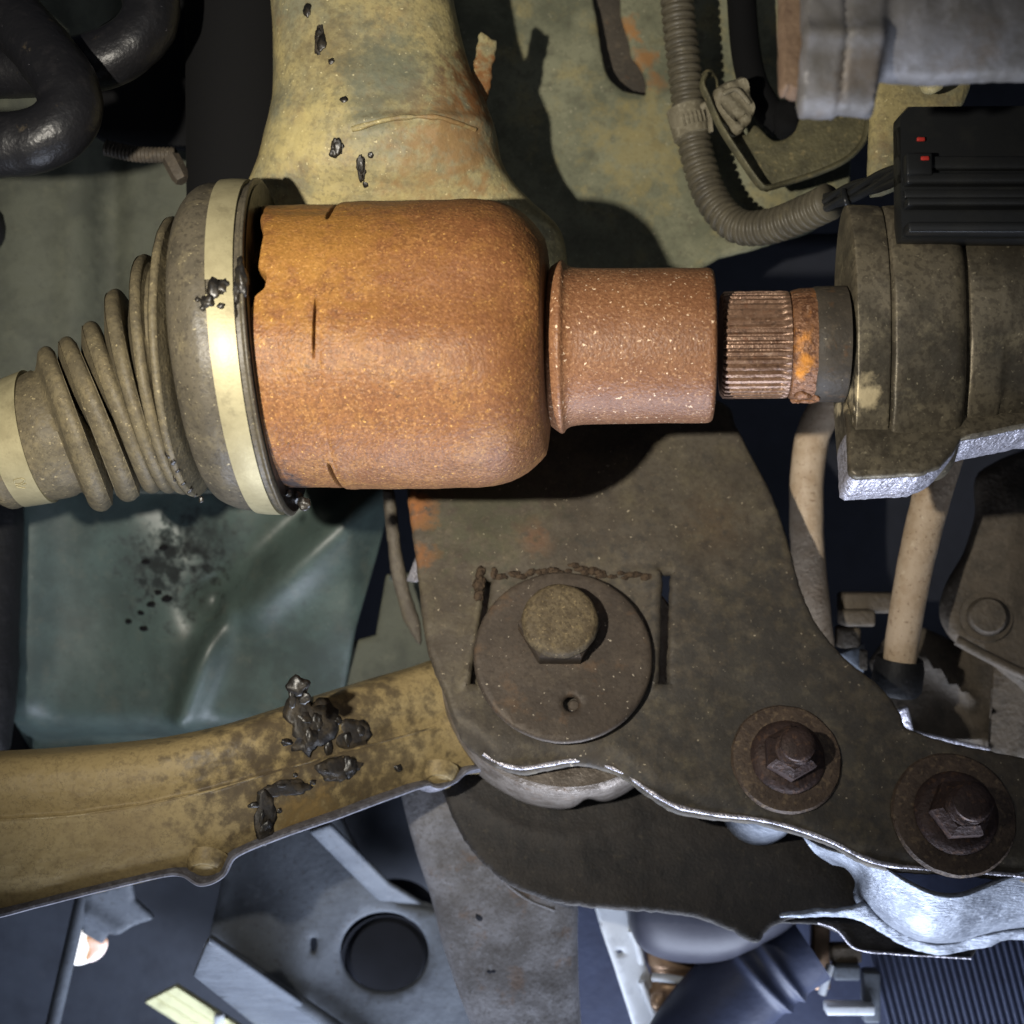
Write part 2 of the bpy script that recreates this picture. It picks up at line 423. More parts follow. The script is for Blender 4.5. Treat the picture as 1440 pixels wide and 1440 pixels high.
arm_m = M('arm_grime', C(134, 118, 83), [(C(121, 106, 74), 90, 0.32, 0.74, .35), (C(146, 130, 90), 50, 0.42, 0.8, .35), (C(104, 90, 64), 16, .54, .66, .3), (C(100, 86, 61), 6, .53, .63, .35), (C(77, 66, 49), 90, .494, .506, .6), (C(86, 75, 55), 40, .4955, .5045, .5)],
          rough=.52, bump=[(5, .22), (24, .4)],
          spots=[(P(440, 1040, 150), 170, C(71, 62, 49), .75, .42), (P(500, 1095, 160), 130, C(73, 64, 49), .6, .42), (P(380, 1120, 130), 120, C(69, 60, 48), .7, .42), (P(190, 1170, 100), 80, C(104, 88, 64), .35, .6), (P(430, 1168, 140), 60, C(156, 129, 77), .4, .6)])
armlip_m = M('pale_lit_metal', C(113, 113, 121), [(C(84, 83, 88), 16, .46, .6, .8), (C(144, 144, 151), 8, .57, .67, .5)], rough=.5, metal=.5, bump=[(5, .4)])  # pale cool tone paints light from below along the arm's edge
alu_m = M('cast_aluminium', C(108, 106, 106), [(C(82, 78, 72), 90, .42, .6, .8), (C(132, 131, 134), 40, .56, .68, .5), (C(88, 76, 62), 100, .54, .64, .5)], rough=.55, metal=.25, bump=[(6, .25)])
case_m = M('gear_case', C(104, 96, 80), [(C(62, 58, 50), 110, .42, .58, .85), (C(136, 126, 102), 50, .55, .68, .45), (C(60, 54, 46), 7, .5, .6, .5), (C(164, 154, 128), 5, 0.675, 0.735, .5)],
           rough=.42, metal=.4, bump=[(4, .2), (20, .25)], spec=.3, spots=[(P(1218, 553, -110), 24, C(196, 180, 144), .9, .5)])
lip_m = M('pale_lit_metal', C(172, 170, 178), [(C(120, 116, 120), 12, .48, .62, .8), (C(205, 204, 210), 6, .58, .7, .5)], rough=.42, metal=.6, bump=[(5, 1.4)])  # bare metal, its pale tone also standing in for light from below
black_p = M('black_plastic', C(27, 28, 29), [(C(38, 38, 36), 40, .5, .7, .5)], rough=.34, bump=[(20, .2)], spec=.22)
black_r = M('black_rubber', C(22, 22, 23), [(C(44, 42, 42), 20, .56, .72, .5), (C(84, 82, 86), 5, 0.745, 0.785, .5)], rough=.55, bump=[(7, .5)], spec=.15)
spring_m = M('spring_coat', C(17, 17, 19), [(C(28, 27, 28), 24, .52, .7, .6), (C(90, 88, 94), 4, 0.745, 0.785, .6), (C(70, 62, 48), 40, .64, .74, .6)], rough=.4, bump=[(6, .4), (20, .6)], spec=.22)
void_m = M('dark_rubber', C(8, 8, 9), rough=.9, spec=.15)
conduit_m = M('conduit_plastic', C(76, 71, 59), [(C(54, 51, 45), 60, .45, .64, .6), (C(100, 93, 74), 16, .58, .7, .4)], rough=.42, bump=[(6, .2)], spec=.3)
dusty_p = M('dusty_plastic', C(104, 98, 82), [(C(78, 72, 58), 18, .48, .66, .7), (C(136, 130, 112), 8, .58, .7, .5)], rough=.6, bump=[(6, .6)])
brak_m = M('olive_bracket', C(84, 80, 60), [(C(60, 58, 46), 40, .44, .62, .7), (C(112, 102, 74), 10, .6, .7, .6), (C(160, 150, 124), 5, 0.745, 0.785, .6)], rough=.55, metal=.2, bump=[(7, .8)])
red_m = M('red_plastic', C(150, 44, 38), rough=.45)
panel_m = M('grey_panel', C(72, 74, 64), [(C(52, 54, 48), 90, .44, .62, .6), (C(88, 88, 74), 30, .56, .72, .4), (C(60, 60, 54), 8, .6, .72, .5)], rough=.7, bump=[(40, 1.0)])
teal_m = M('teal_panel', C(62, 74, 70), [(C(48, 56, 53), 110, .42, .6, .7), (C(74, 78, 70), 40, .54, .68, .5), (C(44, 50, 48), 7, .62, .7, .4), (C(104, 106, 97), 5, .70, .74, .4)], rough=.42, bump=[(40, .5)], spec=.35,
           spots=[(P(235, 800, 640), 90, C(9, 11, 11), .85, 1.0), (P(285, 760, 640), 80, C(10, 12, 12), .6, 1.0), (P(440, 930, 640), 110, C(46, 52, 50), .5, .5)])
pipe_m = M('tan_pipe', C(168, 150, 128), [(C(140, 118, 92), 40, .46, .66, .6), (C(104, 80, 58), 7, .62, .7, .6), (C(200, 186, 164), 12, .6, .72, .5)], rough=.5, bump=[(7, .6)])
dull_m = M('dull_casting', C(86, 78, 68), [(C(60, 56, 50), 40, .44, .64, .7), (C(108, 98, 86), 14, .56, .7, .5)], rough=.65, bump=[(8, 1.0)])
grey_m = M('grey_paint', C(90, 95, 102), [(C(72, 76, 83), 70, .44, .64, .6), (C(70, 70, 72), 9, .6, .68, .5), (C(112, 116, 122), 30, .58, .7, .4)], rough=.55, bump=[(10, .4)])
memb_m = M('member_paint', C(106, 105, 107), [(C(76, 73, 71), 70, .44, .6, .7), (C(98, 80, 66), 50, .57, .68, .6), (C(132, 134, 140), 16, .58, .7, .5), (C(70, 66, 64), 6, .54, .64, .4)], rough=.58, bump=[(8, .5)])
navy_m = M('hazy_navy', C(51, 57, 77), [(C(42, 46, 64), 60, .44, .64, .6), (C(64, 67, 80), 24, .6, .72, .4)], rough=.5, bump=[(14, .3)], spec=.25)  # blue lifted to put background haze into the colour
dark_m = M('shade_black', C(32, 34, 41), [(C(24, 26, 31), 80, .44, .64, .6)], rough=.8)  # near-black puts the shade of gaps and holes into the colour
pan_m = M('hazy_slate', C(44, 48, 56), [(C(34, 37, 44), 120, .42, .62, .7), (C(54, 56, 62), 30, .58, .7, .4)], rough=.6, bump=[(30, .5)])  # slate tone lifted to paint the haze of the lower corner
barrel_m = M('barrel_steel', C(122, 114, 106), [(C(86, 78, 70), 40, .42, .62, .8), (C(150, 144, 138), 12, .56, .68, .5), (C(96, 76, 58), 30, .58, .68, .5)], rough=.42, metal=.45, bump=[(6, .6), (30, 1.0)])
foil_m = M('bare_steel', C(122, 127, 136), [(C(90, 95, 104), 40, .44, .6, .7), (C(160, 165, 173), 6, .56, .66, .5, (.4, 1, 1.6))], rough=.5, metal=.6, bump=[(5, .5, (.5, 1, 2)), (18, .9)])
white_m = M('white_paint', C(206, 210, 214), [(C(160, 164, 170), 30, .5, .7, .5)], rough=.5)
bronze_m = M('bronze_fitting', C(170, 142, 116), [(C(128, 100, 80), 20, .48, .66, .6)], rough=.4, metal=.4)
cream_m = M('cream_paint', C(214, 212, 168), [(C(176, 174, 134), 24, .5, .7, .5)], rough=.55)
dirt_m = M('caked_dirt', C(70, 58, 46), [(C(44, 36, 30), 8, .48, .62, .8), (C(112, 96, 76), 6, 0.645, 0.735, .5)], rough=.9, bump=[(4, 1.6)])

# ================================================================= setting: black sheet standing in for unlit depth behind everything
bd = Plane(720, 720, 2300)
o = plate('shade_backdrop', bd, [(-600, -600), (2040, -600), (2040, 2040), (-600, 2040)], dark_m, thick=20, grid=400, curve=False)
tag(o, 'black sheet standing in for unlit depth behind the axle and brackets', 'underbody', kind='structure')

# ================================================================= drive axle
TILT = R(5)
e1 = Vector((math.cos(TILT), -math.sin(TILT), 0)); e2 = Vector((-math.sin(TILT), -math.cos(TILT), 0)); e3 = Z
AO = P(720, 489, 0)
def s_of(px):
    p = px-720; return p*D/(math.cos(TILT)*D+p*math.sin(TILT))
def rr(px, r): return r*(D-s_of(px)*math.sin(TILT))/D*.994

axle = thing('drive_axle', P(560, 700, 0), 'rusty orange drive axle joint with ribbed rubber boot pulled off its splined shaft', 'drive axle')
tabf = [(-180, 20), (-120, 20), (-80, 16), (-62, 24), (-35, 38), (-20, 34), (-8, 30), (6, 30), (14, 36), (18, 50), (22, 52), (27, 38), (40, 38), (60, 22), (80, 4), (120, 6), (180, 20)]
def interp(tab, x):
    for (a, fa), (b, fb) in zip(tab, tab[1:]):
        if a <= x <= b:
            t = (x-a)/(b-a); t = t*t*(3-2*t); return fa+(fb-fa)*t
    return tab[0][1]
sL = s_of(372); sG = s_of(487)
def slit(dg, a, b): return max(0, min(1, (dg-a)/6, (b-dg)/6))
def house_rf(s, th, r):
    dg = math.degrees(th); dg = dg-360 if dg > 180 else dg
    w = max(0, min(1, 1-(s-sL)/110)); ds = interp(tabf, dg)*w*w if s < sL+110 else 0
    r2 = r
    if r > 150 and s < s_of(765):
        k = max(0, min(1, (s_of(768)-s)/40))
        for a, am in ((16, 12), (146, 10), (-100, 5)):
            w_ = 12+7*max(0, (s-sG)/250); d = (dg-a+180) % 360-180; r2 -= am*k*(.6+.6*max(0, min(1, (s-sG)/200)))*math.exp(-(d/w_)**2)
        # lobes slightly flattened
        r2 += 2.6*k*math.cos(3*(th-math.radians(76)))-1.4
    # stake slits cut round the can
    g = math.exp(-((s-sG)/(1.15 if abs(dg) < 40 else 2.0))**2)
    if g > .01: r2 -= (15 if abs(dg) < 40 else 24)*g*max(slit(dg, -10, 14), slit(dg, 52, 100), slit(dg, -98, -55))
    if s < sG and r > 180: r2 -= 2.5*max(slit(dg, 55, 105), slit(dg, -105, -52))
    p = Vector((s, math.cos(th)*r, math.sin(th)*r)); r2 += 1.6*n3(p, 45, 2)+.5*n3(p, 12, 4)
    return ds, r2
prof = [(s_of(420), 150), (sL+14, 165), (sL+2, 176), (sL, 190), (sL+1.5, 197), (sL+5, 201.5)]
s = sL+9
while s < sG-9: prof.append((s, 203)); s += 6
s = sG-7.5
while s < sG+8: prof.append((s, 203)); s += .55
s = sG+9
while s < s_of(676): prof.append((s, 203.5)); s += 7
for q, r in [(684, 203.2), (696, 202.2), (708, 199.8), (720, 195.8), (732, 189.8), (743, 181.6), (752, 173), (760, 163.6), (764, 157.6), (766.5, 152.5), (768, 147), (769, 140), (770, 126), (771, 112), (772, 98), (773, 94)]:
    prof.append((s_of(q), rr(q, r)))
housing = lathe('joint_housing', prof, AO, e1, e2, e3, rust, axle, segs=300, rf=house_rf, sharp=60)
def neck_rf(s, th, r):
    p = Vector((s, math.cos(th)*r, math.sin(th)*r)); return 0, r+.9*n3(p, 40, 5)+.4*n3(p, 10, 1)
prof = [(s_of(q), rr(q, r)) for q, r in [(768, 88), (772, 96), (774, 108), (776, 113), (788, 121.5), (790.5, 122), (793, 121), (795, 117.5), (798, 114.5), (803, 112), (811, 110.4), (820, 109.8), (830, 109.4), (860, 109), (900, 109), (940, 109), (980, 109), (992, 109), (996, 108.6), (999, 107.4), (1001.5, 105), (1002.5, 101), (1002.5, 82), (999, 77), (960, 75), (900, 75)]]
neck = lathe('splined_collar', prof, AO, e1, e2, e3, rust_dark, axle, segs=200, rf=neck_rf, sharp=50)

def ringsweep(name, rows, mat, parent, segs=160, closed=False, skip=None, per=5, nz=0.0, sharp=60):
    """rows (Tx,Ty,Bx,By,y,yaw): rings through their top and bottom silhouette pixels"""
    if per > 1:
        a = catmull([Vector(r[:3]) for r in rows], per, closed); b = catmull([Vector(r[3:6]) for r in rows], per, closed)
        rows = [tuple(p)+tuple(q) for p, q in zip(a, b)]
    V = []; F = []; n = len(rows)
    for i, (tx, ty, bx, by, y, yaw) in enumerate(rows):
        T = P(tx, ty, y); B = P(bx, by, y); c = (T+B)/2; h = (T-B)/2
        ax = h.cross(Y).normalized(); d = Vector((0, -1, 0))*math.cos(R(yaw))+ax*math.sin(R(yaw))*(1 if ax.x > 0 else -1)
        for k in range(segs):
            th = 2*math.pi*k/segs
            q = c+d*h.length*math.cos(th)+h*math.sin(th)
            if nz: q = q+(q-c).normalized()*(nz*n3(q, 36, 7)+nz*.4*n3(q, 11, 2))
            V.append(q)
    m = n if closed else n-1
    for i in range(m):
        a = i*segs; b = ((i+1) % n)*segs
        for k in range(segs):
            if skip and skip(i/m, math.degrees(2*math.pi*k/segs)): continue
            k2 = (k+1) % segs; F.append((a+k, a+k2, b+k2, b+k))
    if not closed:
        F.append(tuple(range(segs))); F.append(tuple(range((n-1)*segs, n*segs)))
    return finish(name, V, F, mat, parent, sharp=sharp)

cuffrows = [(373, 263, 412, 720, 46, 0), (372, 258, 410, 725, 46, 0), (369, 257, 407, 725, 46, 0), (367, 261, 404, 721, 45, 0), (363, 263, 400, 720, 44, 0),
            (345, 264, 386, 719, 42, 0), (318, 264, 360, 717, 40, 0), (304, 264, 348, 717, 40, 0), (290, 270, 336, 715, 40, 0), (278, 282, 324, 710, 40, 0), (270, 297, 314, 704, 38, 0), (265, 316, 306, 694, 38, 0), (262, 345, 298, 670, 36, 0)]
cuff = ringsweep('boot_cuff', cuffrows, cuff_m, axle, nz=1.2)
ringsweep('boot_mouth', [(375, 265, 414, 719, 46, 0), (373, 271, 412, 713, 46, 0), (364, 280, 402, 702, 44, 0), (330, 290, 370, 690, 26, 0), (300, 340, 330, 640, 30, 0), (300, 440, 320, 560, 30, 0)], inner_m, axle, per=3)
def conv():
    # (top crest pixel, bottom crest pixel, width at top, width at bottom)
    cre = [(253, 309, 273, 699, 13, 12), (210, 361, 257, 695, 17, 16), (166, 409, 236, 694, 24, 19), (130, 454, 213, 694, 27, 25), (95, 476, 180, 706, 26, 34), (66, 489, 141, 719, 25, 36)]
    val = [(232, 372, 264, 668), (190, 440, 246, 660), (150, 486, 224, 650), (114, 530, 197, 642), (82, 540, 160, 656), (50, 522, 116, 692)]
    rows = [(270, 340, 288, 672, 38, 0)]
    for i, (c, v) in enumerate(zip(cre, val)):
        y = 40+i*6; tx, ty, bx, by, wt, wb = c; yw = (1, 3, 7, 12, 15, 15)[i]
        for u_ in (.98, .88, .62, .3, 0, -.3, -.62, -.88, -.98):
            dr = 1-math.sqrt(1-u_*u_)
            rows.append((tx+wt*.5*u_, ty+wt*.5*dr*1.1, bx+wb*.5*u_, by-wb*.42*dr*1.1, y, yw))
        rows.append(v+(y+2, yw))
    rows += [(46, 521, 106, 697, 72, 8), (40, 524, 92, 701, 74, 4), (30, 529, 72, 704, 76, 3), (0, 541, 42, 709, 80, 3), (-14, 545, 29, 713, 80, 3), (-26, 548, 16, 716, 80, 3), (-40, 565, 0, 708, 80, 3)]
    return rows
boot = ringsweep('boot_bellows', conv(), boot_m, axle, nz=1.3, per=2, segs=180)
def clamp_skip(f, dg):
    dg = dg-360 if dg > 180 else dg
    return 8.5 < dg < 14 and f < .3
clamp = ringsweep('large_clamp', [(324, 259, 364, 722, 42, 0), (336, 258, 375, 723.5, 42, 0), (348, 258, 386, 724, 43, 0), (360, 259, 397, 724, 44, 0), (360, 263, 397, 720, 44, 0), (324, 263, 364, 718, 42, 0)], clamp_m, axle, closed=True, per=1, segs=220, skip=clamp_skip, sharp=30)
sclamp = ringsweep('small_clamp', [(36, 521, 75, 707, 76, 3), (18, 528, 57, 710, 78, 3), (-6, 538, 36, 713, 79, 3), (-6, 545, 36, 706, 79, 3), (36, 528, 75, 700, 76, 3)], clamp_m, axle, closed=True, per=1, sharp=30)
shaft = ringsweep('shaft_end', [(-40, 590, 20, 690, 80, 20), (-120, 620, -50, 715, 95, 20), (-260, 660, -190, 760, 130, 20)], rust_dark, axle, per=3, segs=64)
# stamped characters on the small clamp
def stroke(pts, r, parent, mat=clamp_m, on=(sclamp,)):
    q = []
    for x, y in pts:
        a, n = hit(on, x, y); q.append(a+n*.6)
    return tube('stamped_character', q, r, mat, parent, segs=8, per=4)
stroke([(20, 676), (21, 680), (26, 681), (32, 679), (35, 675), (32, 673), (26, 673.5), (21, 675), (20, 676)], .8, sclamp)
stroke([(37, 680), (30, 682), (23, 683.5), (29, 685.5), (36, 686)], .8, sclamp)
# grease on the boot and joint mouth
def smear(px, py, size, on, parent, seed, stretch=(1, 1, 1)):
    a, n = hit(on, px, py); return blob('grease_smear', a-n*size*.03, n, size, smear_m, parent, seed, .12, stretch, .7)
def gb(px, py, size, on, parent, seed, stretch=(1, 1, 1), flat=.55, lump=.4):
    a, n = hit(on, px, py); return blob('grease_blob', a, n, size, grease_m, parent, seed, flat, stretch, lump)
for i, (x, y, sz, st) in enumerate([(302, 410, 13, (.8, 1.3, 1)), (292, 424, 9, (1, 1, 1)), (287, 432, 5, (1, 1, 1)), (314, 404, 11, (1, 1.1, 1)), (299, 398, 6, (1, 1, 1)), (311, 430, 5, (1, .8, 1)), (278, 421, 3.5, (1, 1, 1))]):
    gb(x, y, sz, (cuff, clamp), axle, 3+i, st, .6)
for i, (x, y, sz, st) in enumerate([(341, 392, 11, (.8, 1.9, 1)), (333, 412, 8, (.8, 1.8, 1)), (338, 372, 7, (.7, 1.6, 1)), (330, 438, 6, (.6, 2, 1)), (417, 700, 14, (1.5, .7, 1)), (404, 694, 9, (1.6, .6, 1)), (428, 708, 9, (1, 1, 1))]):
    gb(x, y, sz, (cuff, bpy.data.objects['boot_mouth']), axle, 23+i, st, .7)
for i, (x, y) in enumerate([(243, 650), (250, 662), (246, 672), (258, 680), (267, 690), (283, 702), (275, 697), (235, 640)]):
    gb(x, y, rnd.uniform(2.5, 5), (cuff, boot), axle, 43+i, (1, 1.4, 1), .5)

# ================================================================= splined output shaft
oshaft = thing('output_shaft', P(1100, 570, -30), 'rusty brown splined stub shaft with orange flake by the seal', 'shaft')
NT = 44
def tooth_rf(s, th, r):
    f = (th*NT/(2*math.pi)) % 1; t = abs(f-.5)*2
    k = max(0, min(1, (t-.28)/.30)); end = max(0, min(1, (s_of(1106)-s)/14))
    p = Vector((s, math.cos(th)*r, math.sin(th)*r))
    return 0, r-4.6*(1-k)*end*(r > 60)+.5*n3(p, 8, 1)
prof = [(s_of(1014), 20), (s_of(1013), 50), (s_of(1013), rr(1013, 70)), (s_of(1017), rr(1017, 75))]+[(s_of(q), rr(q, 75.5)) for q in range(1022, 1104, 5)]+[(s_of(1106), rr(1106, 75)), (s_of(1107), 20)]
lathe('spline_teeth', prof, AO, e1, e2, e3, spline_m, oshaft, segs=NT*10, rf=tooth_rf, sharp=40)
def jr_rf(s, th, r):
    p = Vector((s, math.cos(th)*r, math.sin(th)*r)); return 0, r+1.3*n3(p, 16, 3)+.7*n3(p, 6, 1)
lathe('journal', [(s_of(1104), 40), (s_of(1104.5), 72), (s_of(1108), rr(1108, 72)), (s_of(1110), rr(1110, 75)), (s_of(1116), rr(1116, 77)), (s_of(1124), rr(1124, 78)), (s_of(1136), rr(1136, 78.5)), (s_of(1144), rr(1144, 79)), (s_of(1144), 40)], AO, e1, e2, e3, journal_m, oshaft, segs=160, rf=jr_rf)
seal = lathe('seal_collar', [(s_of(1141), 40), (s_of(1141), rr(1141, 79)), (s_of(1144), rr(1144, 81)), (s_of(1160), rr(1160, 81.5)), (s_of(1186), rr(1186, 82)), (s_of(1186), 40)], AO, e1, e2, e3, seal_m, oshaft, segs=120)
for i, (x, y, sz) in enumerate([(1128, 556, 9), (1138, 563, 10), (1120, 562, 6), (1146, 560, 7)]):
    a, n = hit((seal, bpy.data.objects['journal']), x, y); blob('rust_lump', a, n, sz, journal_m, oshaft, i+.5, .5, (1.4, 1, 1), .5, 2)

# ================================================================= gear case behind the shaft
case = thing('gear_case', P(1320, 695, -60), 'large dull bronze gear case the splined shaft comes out of', 'gear case')
def cdisp(q, t, th): return Vector((0, -1, 0))*(1.8*n3(q, 40, 1)+.8*n3(q, 12, 2))
def crows(rows, y=-42):
    k = (D+y-70)/(D+y)     # front-face pixels to silhouette pixels
    return [(730+(x-720)*k, t, 730+(x-720)*k, b, y, hd) for x, t, b, hd in rows]
cbody = loft('case_flange', crows([(1194, 330, 640, 50), (1194.5, 296, 676, 62), (1196, 291, 682, 68), (1199, 289, 684, 70), (1220, 289, 684, 70), (1240, 290, 684, 70), (1243, 291, 682, 69), (1244, 296, 676, 64)]), case_m, case, segs=140, e=.97, per=3, disp=cdisp)
loft('case_body', crows([(1243, 330, 650, 60), (1244.5, 298, 676, 66), (1248, 292, 682, 73), (1256, 290, 684, 75), (1290, 290, 682, 76), (1330, 294, 676, 75), (1345, 300, 664, 71), (1352, 308, 650, 62), (1355, 330, 630, 50)]), case_m, case, segs=140, e=.97, per=4, disp=cdisp)
loft('case_neck', crows([(1350, 334, 622, 46), (1358, 326, 626, 56), (1364, 324, 628, 60), (1400, 324, 622, 62), (1450, 324, 606, 62), (1800, 324, 600, 62)]), case_m, case, segs=140, e=.97, per=4, disp=cdisp)
cp = Plane(1260, 640, -117, 24)
blk = [(1195, 556), (1195.5, 600), (1198, 662), (1206, 667), (1260, 664), (1296, 662), (1322, 652), (1338, 634), (1352, 612), (1392, 604), (1460, 588), (1780, 584), (1780, 540), (1300, 548)]
plate('casting_skirt', cp, blk, case_m, case, thick=16, grid=9, curve=False, rag=1.2, rim=.2, hf=lambda x, y: 1.5*n3((x, y, 0), 30)+.5*n3((x, y, 0), 8)-.004*max(0, 630-y)**2)
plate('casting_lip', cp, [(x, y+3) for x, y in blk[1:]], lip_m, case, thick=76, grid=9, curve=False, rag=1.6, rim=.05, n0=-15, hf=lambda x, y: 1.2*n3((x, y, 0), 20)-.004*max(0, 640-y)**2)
for i, (x, y) in enumerate([(1199, 590), (1197, 610), (1200, 632), (1203, 655), (1201, 575), (1206, 662)]):
    a, n = hit((cbody,), x, y); blob('casting_flash', a, n, 4.5, case_m, case, i, .3, (.7, 1.6, 1), .5, 2)

# ================================================================= upper gearbox casting, close to the camera
gbx = thing('gearbox_casting', P(1260, 145, -420), 'bare alloy gearbox casting with bolt bosses hanging in from above', 'casting')
def gh(x, y):
    h = 4*n3((x, y, 0), 60)+1.0*n3((x, y, 3), 16)
    t = max(0, min(1, (x-1240)/16)); t = t*t*(3-2*t)
    h -= 6*math.exp(-((x-1191)/3.0)**2)*(1-t)
    a = .0062*max(0, y)**2+6
    b = .36*max(0, y-52)+.06*max(0, y-122)**2-7*math.exp(-((y-46)/13)**2)
    return h-a*t-b*(1-t)
plate('casting_body', Plane(1270, 60, -470, 4), [(1136, -120), (1137, 60), (1138, 124), (1143, 133), (1188, 134), (1194, 130), (1236, 132), (1246, 126), (1250, 82), (1262, 77), (1330, 80), (1480, 76), (1900, 76), (1900, -260), (1136, -260)], alu_m, gbx, thick=34, grid=5, curve=False, rag=.6, rim=.12, hf=gh)
plate('rusty_lug', Plane(1120, 80, -430, 5), [(1108, -80), (1142, -80), (1142, 116), (1128, 124), (1112, 118), (1105, 100)], M('lug_rust', C(104, 86, 70), [(C(78, 62, 50), 24, .45, .64, .7)], rough=.7, bump=[(7, 1)]), gbx, thick=36, grid=10, rag=1, rim=.1)

# ================================================================= black ribbed connector
con = thing('connector_block', P(1350, 335, -240), 'black ribbed plastic connector block with two red tabs', 'connector')
kp = Plane(1350, 245, -112, 4)
plate('connector_body', kp, [(1278, 150), (1720, 147), (1720, 336), (1268, 336), (1266, 164)], black_p, con, thick=34, grid=20, curve=False, rim=.06)
for y0, y1, h in ((222, 242, 10), (247, 264, 16), (268, 281, 6), (284, 296, 20), (318, 334, 24)):
    a = [kp.px(1270, (y0+y1)/2, 0), kp.px(1720, (y0+y1)/2, 0)]; c = (a[0]+a[1])/2
    box('connector_rib', c+kp.N*h*.5, kp.U, kp.V, kp.N, (a[1]-a[0]).length/2, (y1-y0)/2*.88, h*.5+1, black_p, con, .22)
box('connector_latch', kp.px(1287, 237, 0)+kp.N*9, kp.U, kp.V, kp.N, 17, 15, 11, black_p, con, .12)
for x, y in ((1294, 197), (1294, 230)):
    box('red_tab', kp.px(x, y, 0)+kp.N*(3 if y < 210 else 21), kp.U, kp.V, kp.N, 5.5, 2.8, 2.2, red_m, con, .4)

# ================================================================= conduit, tie, wires, bracket
cond = thing('wiring_conduit', P(1035, 330, 110), 'dusty corrugated wiring conduit curving down to the black connector', 'conduit')
cpath = [P(948, -60, 400), P(954, 20, 400), P(962, 90, 398), P(970, 160, 395), P(982, 225, 388), P(1003, 283, 372), P(1038, 318, 345), P(1084, 318, 300), P(1130, 301, 245), P(1166, 284, 195)]
def corr(L, t):
    f = (L/15.0) % 1; k = max(0, min(1, (abs(f-.5)*2-.25)/.35)); return 20.5+5.4*k
tube('conduit_sleeve', cpath, lambda L, t: corr(L, t)*1.12, conduit_m, cond, segs=40, per=64, sharp=0)
tie = thing('cable_tie', P(968, 195, 130), 'dusty ribbed cable tie clasped round the corrugated conduit', 'cable tie')
ta, tb = P(964, 152, 396), P(975, 194, 392); td = (tb-ta).normalized()
tube('tie_band', [ta, ta+td*4, ta+td*22, ta+td*40, tb], lambda L, t: 33 if .04 < t < .96 else 29, dusty_p, tie, segs=40, per=4)
tx_ = td.cross(Vector((0, -1, 0))).normalized()
for i in range(6):
    c = (ta+tb)/2+Vector((0, -33, 0))+tx_*(-14+i*7)*(-1); c.y += abs(-14+i*7)**2*.012
    box('tie_rib', c, tx_, td, Vector((0, -1, 0)), 1.8, 10, 2.6, dusty_p, tie, .2)
tube('tie_tail', [P(986, 152, 360), P(993, 148, 356), P(997, 160, 352), P(1000, 186, 352)], 5.5, dusty_p, tie, segs=10, flat=.5)
for k in range(4):
    pts = []
    for j in range(9):
        t = j/8; c = P(1156, 287, 205).lerp(P(1285, 236, -85), t); a = k*math.pi/2+t*4.2
        pts.append(c+Vector((0, -math.cos(a), math.sin(a)))*9.5)
    tube('wire', pts, 6.3, black_p, cond, segs=12, per=8)
tube('wire_tie', [P(1186, 268, 106), P(1189, 282, 94), P(1196, 300, 110), P(1190, 322, 130)], 5, black_p, cond, segs=10)
hook = thing('cable_bracket', P(1075, 265, 60), 'curved olive sheet metal bracket with a folded lip beside the conduit', 'bracket')
hp = Plane(1120, 200, 330, 8, -6)
hpl = plate('bracket_face', hp, [(1016, 128), (1030, 150), (1048, 192), (1062, 178), (1088, 200), (1116, 190), (1128, 165), (1130, 130), (1228, 120), (1226, 165), (1214, 200), (1180, 228), (1130, 247), (1086, 261), (1074, 261), (1042, 222), (1020, 180), (1010, 150)], brak_m, hook, thick=12, grid=12, rag=.6, hf=lambda x, y: 2*n3((x, y, 2), 40))
tube('folded_lip', [P(992, 106, 304), P(988, 120, 302), P(996, 140, 300), P(1012, 176, 298), P(1040, 220, 298), P(1066, 257, 300), P(1078, 264, 302), P(1100, 259, 304), P(1150, 243, 304), P(1190, 224, 304), P(1214, 198, 304), P(1222, 165, 304)], 5, brak_m, hook, segs=12, per=10, flat=2.4)
tube('spring_tab', [P(990, 108, 310), P(1000, 102, 318), P(1008, 112, 332), P(1010, 140, 342), P(1018, 165, 342)], 7, brak_m, hook, segs=12, flat=.35)
clip = thing('plastic_clip', P(1038, 182, 30), 'small grey plastic clip pushed through the curved bracket', 'clip')
kp2 = Plane(1038, 148, 300, 0, 15)
plate('clip_body', kp2, [(1014, 125), (1040, 112), (1050, 114), (1058, 140), (1060, 158), (1046, 180), (1036, 182), (1032, 172), (1014, 150)], dusty_p, clip, thick=34, grid=7, rag=.6, rim=.15, holes=[[(1034, 168), (1046, 160), (1048, 164), (1036, 172)]], hf=lambda x, y: 3*math.sin((x-y)*.25))
tube('clip_ridge', [kp2.px(1016, 132, 2), kp2.px(1036, 126, 4), kp2.px(1054, 146, 3)], 4, dusty_p, clip, segs=10)
har = thing('black_hose', P(1100, 205, 110), 'matt black hose hanging behind the curved bracket', 'hose')
tube('hose_sleeve', [P(1040, -60, 430), P(1044, 20, 425), P(1050, 80, 415), P(1062, 125, 405), P(1082, 158, 395), P(1100, 175, 390)], 25, void_m, har, segs=28)
blob('hose_plug', P(1106, 168, 380), Vector((0, -1, 0)), 31, void_m, har, 4.0, .8, (.85, 1.15, 1), .25)

